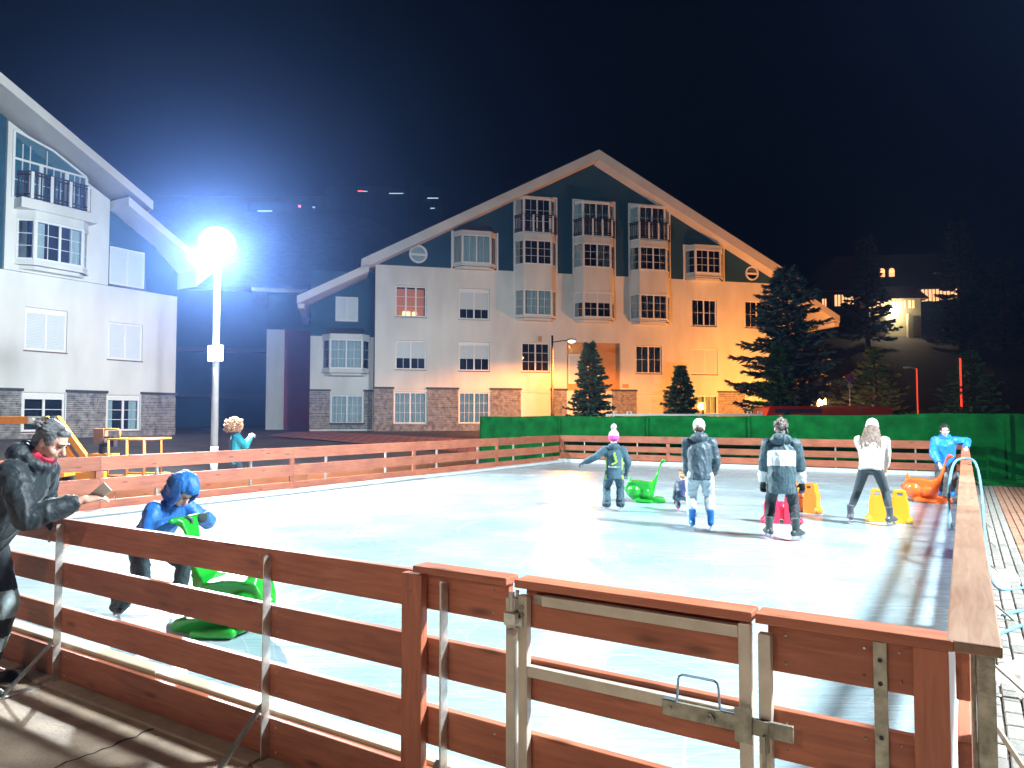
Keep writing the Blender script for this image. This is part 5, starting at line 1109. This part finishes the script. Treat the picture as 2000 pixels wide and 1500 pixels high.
# ================================================================== skating aids
def plastic(name, col): return mat(name, col, .32, var=.05, vscale=3, coat=.25)
SEALP = [(-.36,.234),(-.336,.15),(-.28,.09),(-.216,.042),(-.156,.004),(.0,.0),(.20,.0),(.348,.004),(.366,.03),(.336,.085),(.24,.10),(.135,.112),(.156,.186),(.18,.28),(.204,.366),(.228,.45),(.252,.546),(.276,.654),(.306,.714),(.38,.752),(.376,.774),(.336,.794),(.294,.774),(.258,.678),(.236,.61),(.216,.546),(.18,.455),(.126,.395),(.06,.368),(-.02,.375),(-.084,.39),(-.204,.402),(-.246,.384),(-.266,.474),(-.292,.468),(-.312,.36),(-.345,.30)]
def seal_width(x, z):
    if x > .1 and z > .36: return .042 + .06*smooth(.60, .36, z) + .05*smooth(.66,.74,z)
    if z > .40: return .030
    if z < .12 and x > .10: return .10 + .03*smooth(.36,.1,x)
    return .085 + .075*smooth(-.37,-.22,x)*smooth(.02,.12,z)
def seal(label, loc, rz, m, scale=1.0):
    """sit-on seal: bulky hull, ear at the nose end, long upswept tail with a cross grip, flat rear flipper"""
    b = MB(); n = len(SEALP)
    b.add([(x, -seal_width(x,z), z) for x, z in SEALP] + [(x, seal_width(x,z), z) for x, z in SEALP], [tuple(range(n)), tuple(range(2*n-1,n-1,-1))] + [(i, i+n, (i+1) % n+n, (i+1) % n) for i in range(n)])
    b.cap((.33,-.15,.775), (.33,.15,.775), .021, .021); b.ell((-.20,0,.21), (.155,.185,.15)); b.ell((.0,0,.19), (.17,.175,.15)); b.ell((-.36,0,.235), (.035,.055,.04))
    for sd in (-1,1): b.cap((-.16,sd*.15,.045), (.10,sd*.19,.03), .04, .03); b.cap((-.27,sd*.05,.38), (-.275,sd*.055,.46), .02, .014)
    o = melt('skating_aid_seal', b, .010, m, None, 7); o.location = loc; o.rotation_euler = (0,0,rz); o.scale = (scale,)*3; tag(o, label, 'skating aid')
    for sd in (-1,1):
        e = MB(); e.ell((-.255,sd*.172,.265), (.013,.012,.013), 10, 6); e.build('eye', WHITE, o, smooth=True)
    return o
GRN = plastic('green_plastic', (.008,.32,.022)); ORN = plastic('orange_plastic', (.85,.13,.015)); YEL = plastic('yellow_plastic', (.90,.38,.015)); PNK = plastic('pink_plastic', (.88,.03,.085))
seal('green plastic seal being pushed by the hooded boy', (-2.11,5.37,0), R(166), GRN, 1.05)
seal('empty green plastic seal standing on ice beside the pink-hatted child', (2.46,13.4,0), R(-10), GRN, 1.0)
seal('orange plastic seal held by the boy at right barrier', (7.66,13.4,0), R(-28), ORN, 1.12)
def twin(label, loc, rz, m, scale=1.0):
    """upright aid seen from behind: two tall side panels with handle slots, feet, a joining bench"""
    b = MB()
    for sd in (-1,1):
        pr = [(.03,.0),(.30,.0),(.315,.05),(.285,.09),(.27,.13),(.275,.20),(.27,.27),(.25,.31),(.24,.38),(.232,.41),(.215,.42)]; pl = [(.085,.42),(.062,.405),(.045,.30)]
        out = pr + pl; poly = [(sd*x, z) for x, z in out]
        if sd < 0: poly = poly[::-1]
        b.prism(poly, -.07, .07)
        b.ell((sd*.285,-.02,.04), (.05,.11,.045)); b.cap((sd*.10,.0,.12), (sd*.10,.25,.10), .05, .04)
    b.box(-.13,.13,-.03,.30,.06,.20); b.ell((0,.30,.16), (.15,.12,.12))
    me = melt('skating_aid', b, .010, m, None, 3); bm = bmesh.new(); bm.from_mesh(me.data)
    bm.to_mesh(me.data); bm.free()
    cut = MB()
    for sd in (-1,1): cut.box(sd*.150-.042, sd*.150+.042, -.3, .3, .345, .385)
    co = cut.build('cutter', m); md = me.modifiers.new('slot', 'BOOLEAN'); md.object = co; md.operation = 'DIFFERENCE'; md.solver = 'EXACT'
    bpy.context.view_layer.update(); nm = bpy.data.meshes.new_from_object(me.evaluated_get(bpy.context.evaluated_depsgraph_get())); me.modifiers.clear(); me.data = nm; bpy.data.objects.remove(co)
    me.data.polygons.foreach_set('use_smooth', [True]*len(me.data.polygons))
    me.location = loc; me.rotation_euler = (0,0,rz); me.scale = (scale, scale, scale*1.18); tag(me, label, 'skating aid')
    h = MB(); h.tube([(-.2,.2,.44),(-.2,.2,.47),(.2,.2,.47),(.2,.2,.44)], .018, 8); return me
twin('yellow upright skating aid in front of the girl in white', (5.62,10.85,0), R(-27), YEL, .98)
twin('pink upright skating aid in front of the two-tone jacket skater', (3.98,10.75,0), R(-20), PNK, .9)
twin('orange upright skating aid standing behind the pink one', (4.80,12.0,0), R(-50), plastic('light_orange_plastic', (.90,.25,.02)), .98)
# ================================================================== pavers right of the rink
PAVG = mat('grey_paver', (.22,.22,.20), .85, var=.2, vscale=9, bump=.4, bscale=60, rnd=.22); PAVT = mat('tan_paver', (.30,.165,.105), .85, var=.2, vscale=9, bump=.4, bscale=60, rnd=.25)
bs = MB(); bs.quad(rk(.02,-4,GZ+.002), rk(-7,-4,GZ+.002), rk(-7,24,GZ+.002), rk(.02,24,GZ+.002))
pav = tag(bs.build('paving', mat('paver_joint_sand', (.07,.055,.045), .95, var=.3, vscale=20), None), kind='structure'); 
def in_view(p): return p.y > .8 and p.x/p.y < .76 and p.x/p.y > .3
pmesh = []
for k in range(5):
    random.seed(40+k); b = MB(); hx, hy, z = .0935, .0440, .014; e = .006; t1, t2 = random.uniform(-.002,.002), random.uniform(-.002,.002)
    b.add([(-hx,-hy,-.03),(hx,-hy,-.03),(hx,hy,-.03),(-hx,hy,-.03),(-hx,-hy,z-e),(hx,-hy,z-e),(hx,hy,z-e),(-hx,hy,z-e),(-hx+e,-hy+e,z+t1),(hx-e,-hy+e,z+t2),(hx-e,hy-e,z-t1),(-hx+e,hy-e,z-t2)],
          [(0,1,5,4),(1,2,6,5),(2,3,7,6),(3,0,4,7),(4,5,9,8),(5,6,10,9),(6,7,11,10),(7,4,8,11),(8,9,10,11)])
    pmesh.append((b.mesh('paver', PAVG), b.mesh('paver', PAVT), b))
cand = []
for i in range(-8, 112):
    for j in range(60):
        a = -(.14 + .1*j); bb = .2*i + (.1 if j % 2 else 0); p = rk(a, bb)
        if in_view(p): cand.append((p.length, a, bb))
cand.sort(); rest = [MB(), MB()]
for k, (d, a, bb) in enumerate(cand):
    random.seed(k); tan = (-a) > .62; v = pmesh[random.randrange(5)]; dz = random.uniform(-.003,.003); ry = A_LEFT + random.uniform(-.02,.02)
    p = rk(a, bb, GZ+.006+dz)
    if k < 295:
        o = bpy.data.objects.new('paver', v[1] if tan else v[0]); COL.objects.link(o); o.location = p; o.rotation_euler = (0,0,ry); o.parent = pav
    else:
        M4 = Matrix.Translation(p) @ Matrix.Rotation(ry, 4, 'Z'); rest[1 if tan else 0].add([M4 @ Vector(q) for q in v[2].v], v[2].f)
for b, m in zip(rest, (PAVG, PAVT)):
    if b.f: o = b.build('pavers', m, pav); o['kind'] = 'stuff'
# snow heap by the corner
def heap(label, c, rx, ry, h, seed):
    b = MB(); n = 44
    for j in range(n+1):
        for i in range(n+1):
            u, w = i/n*2-1, j/n*2-1; r = math.hypot(u, w) + .22*noise.noise((u*2, w*2, seed))
            z = h*max(-.1, 1-r**1.3) * (1 + .5*noise.noise((u*5, w*5, seed))) + .05*noise.noise((u*11, w*11, seed))*h
            b.v.append((u*rx, w*ry, z if r < 1.15 else -.05))
    for j in range(n):
        for i in range(n): k = j*(n+1)+i; b.f.append((k, k+1, k+n+2, k+n+1)); b.m.append(0)
    return tag(b.build('snow_heap', SNOW, smooth=True, loc=(c.x, c.y, GZ+.004), rz=A_LEFT), label, 'snow')
heap('heap of scraped snow outside the right barrier by the outrigger', rk(-.50,3.35), .50, .36, .17, 1.0)
heap('thin smear of snow on the pavers beside the hose', rk(-.30,6.9), .55, .22, .03, 4.0)
# hose looped over the right barrier
HOSE = mat('pale_blue_hose', (.14,.33,.42), .45, var=.08)
hz = MB(); P = lambda a, b_, z: rk(a, b_, z)
loop = [P(.10,6.3,.42),P(.12,6.6,.52),P(.13,7.4,.72),P(.11,8.2,.90),P(.06,8.9,.985),P(-.05,9.1,1.0),P(-.15,8.7,.97),P(-.19,7.8,.72),P(-.20,6.9,.30),P(-.22,6.3,.02),P(-.30,6.1,GZ+.03),P(-.55,6.3,GZ+.026),P(-.95,6.0,GZ+.026),P(-1.0,5.75,GZ+.026),P(-.75,5.6,GZ+.026),P(-.45,5.3,GZ+.026),P(-.28,5.0,GZ+.026)]
def spline(pts, n=8):
    out = []
    for i in range(len(pts)-1):
        p0, p1, p2, p3 = pts[max(i-1,0)], pts[i], pts[i+1], pts[min(i+2,len(pts)-1)]
        for k in range(n):
            t = k/n; out.append(.5*((2*p1)+(p2-p0)*t+(2*p0-5*p1+4*p2-p3)*t*t+(3*p1-p0-3*p2+p3)*t**3))
    return out + [pts[-1]]
hz.tube(spline(loop), .0165, 10); tag(hz.build('hose', HOSE, smooth=True), 'pale blue hose looped over the right barrier onto the pavers', 'hose')
hz = MB(); hz.tube(spline([P(-.20,4.25,GZ+.03),P(-.30,4.5,GZ+.026),P(-.5,4.85,GZ+.026),P(-.95,5.0,GZ+.026),P(-1.6,4.9,GZ+.026)]), .016, 10); tag(hz.build('hose', HOSE, smooth=True), 'second pale blue hose end lying on pavers nearer the snow heap', 'hose')
# pinkish tiled path in front of the gabled block
tp = MB(); TILE = mat('pink_tile', (.22,.10,.10), .8, var=.25, vscale=3)
for i in range(30):
    for j in range(4):
        x0, y0 = -10.4+.42*i, 30.6+1.1*j+.10*i*.42
        c = [(x0+.02,y0+.03),(x0+.40,y0+.03+.08),(x0+.40,y0+1.07+.08),(x0+.02,y0+1.07)]; tp.quad(*[(x,y,gz(x,y)+.06) for x, y in c])
tag(tp.build('path', TILE), kind='structure')
# ================================================================== haze: blue volume added to make the lens-glare glow round the floodlight
hzb = MB(); hzb.box(-259,259,-55,290,-1.3,150)
hm = bpy.data.materials.new('glow_haze'); hm.use_nodes = True; t = hm.node_tree; t.nodes.remove(t.nodes['Principled BSDF'])
pvn = t.nodes.new('ShaderNodeVolumePrincipled'); pvn.inputs['Color'].default_value = (.22,.40,1.0,1); pvn.inputs['Density'].default_value = HAZE_D; pvn.inputs['Anisotropy'].default_value = .87
t.links.new(pvn.outputs[0], t.nodes['Material Output'].inputs['Volume'])
if HAZE_D > 0: tag(hzb.build('haze', hm), kind='stuff')
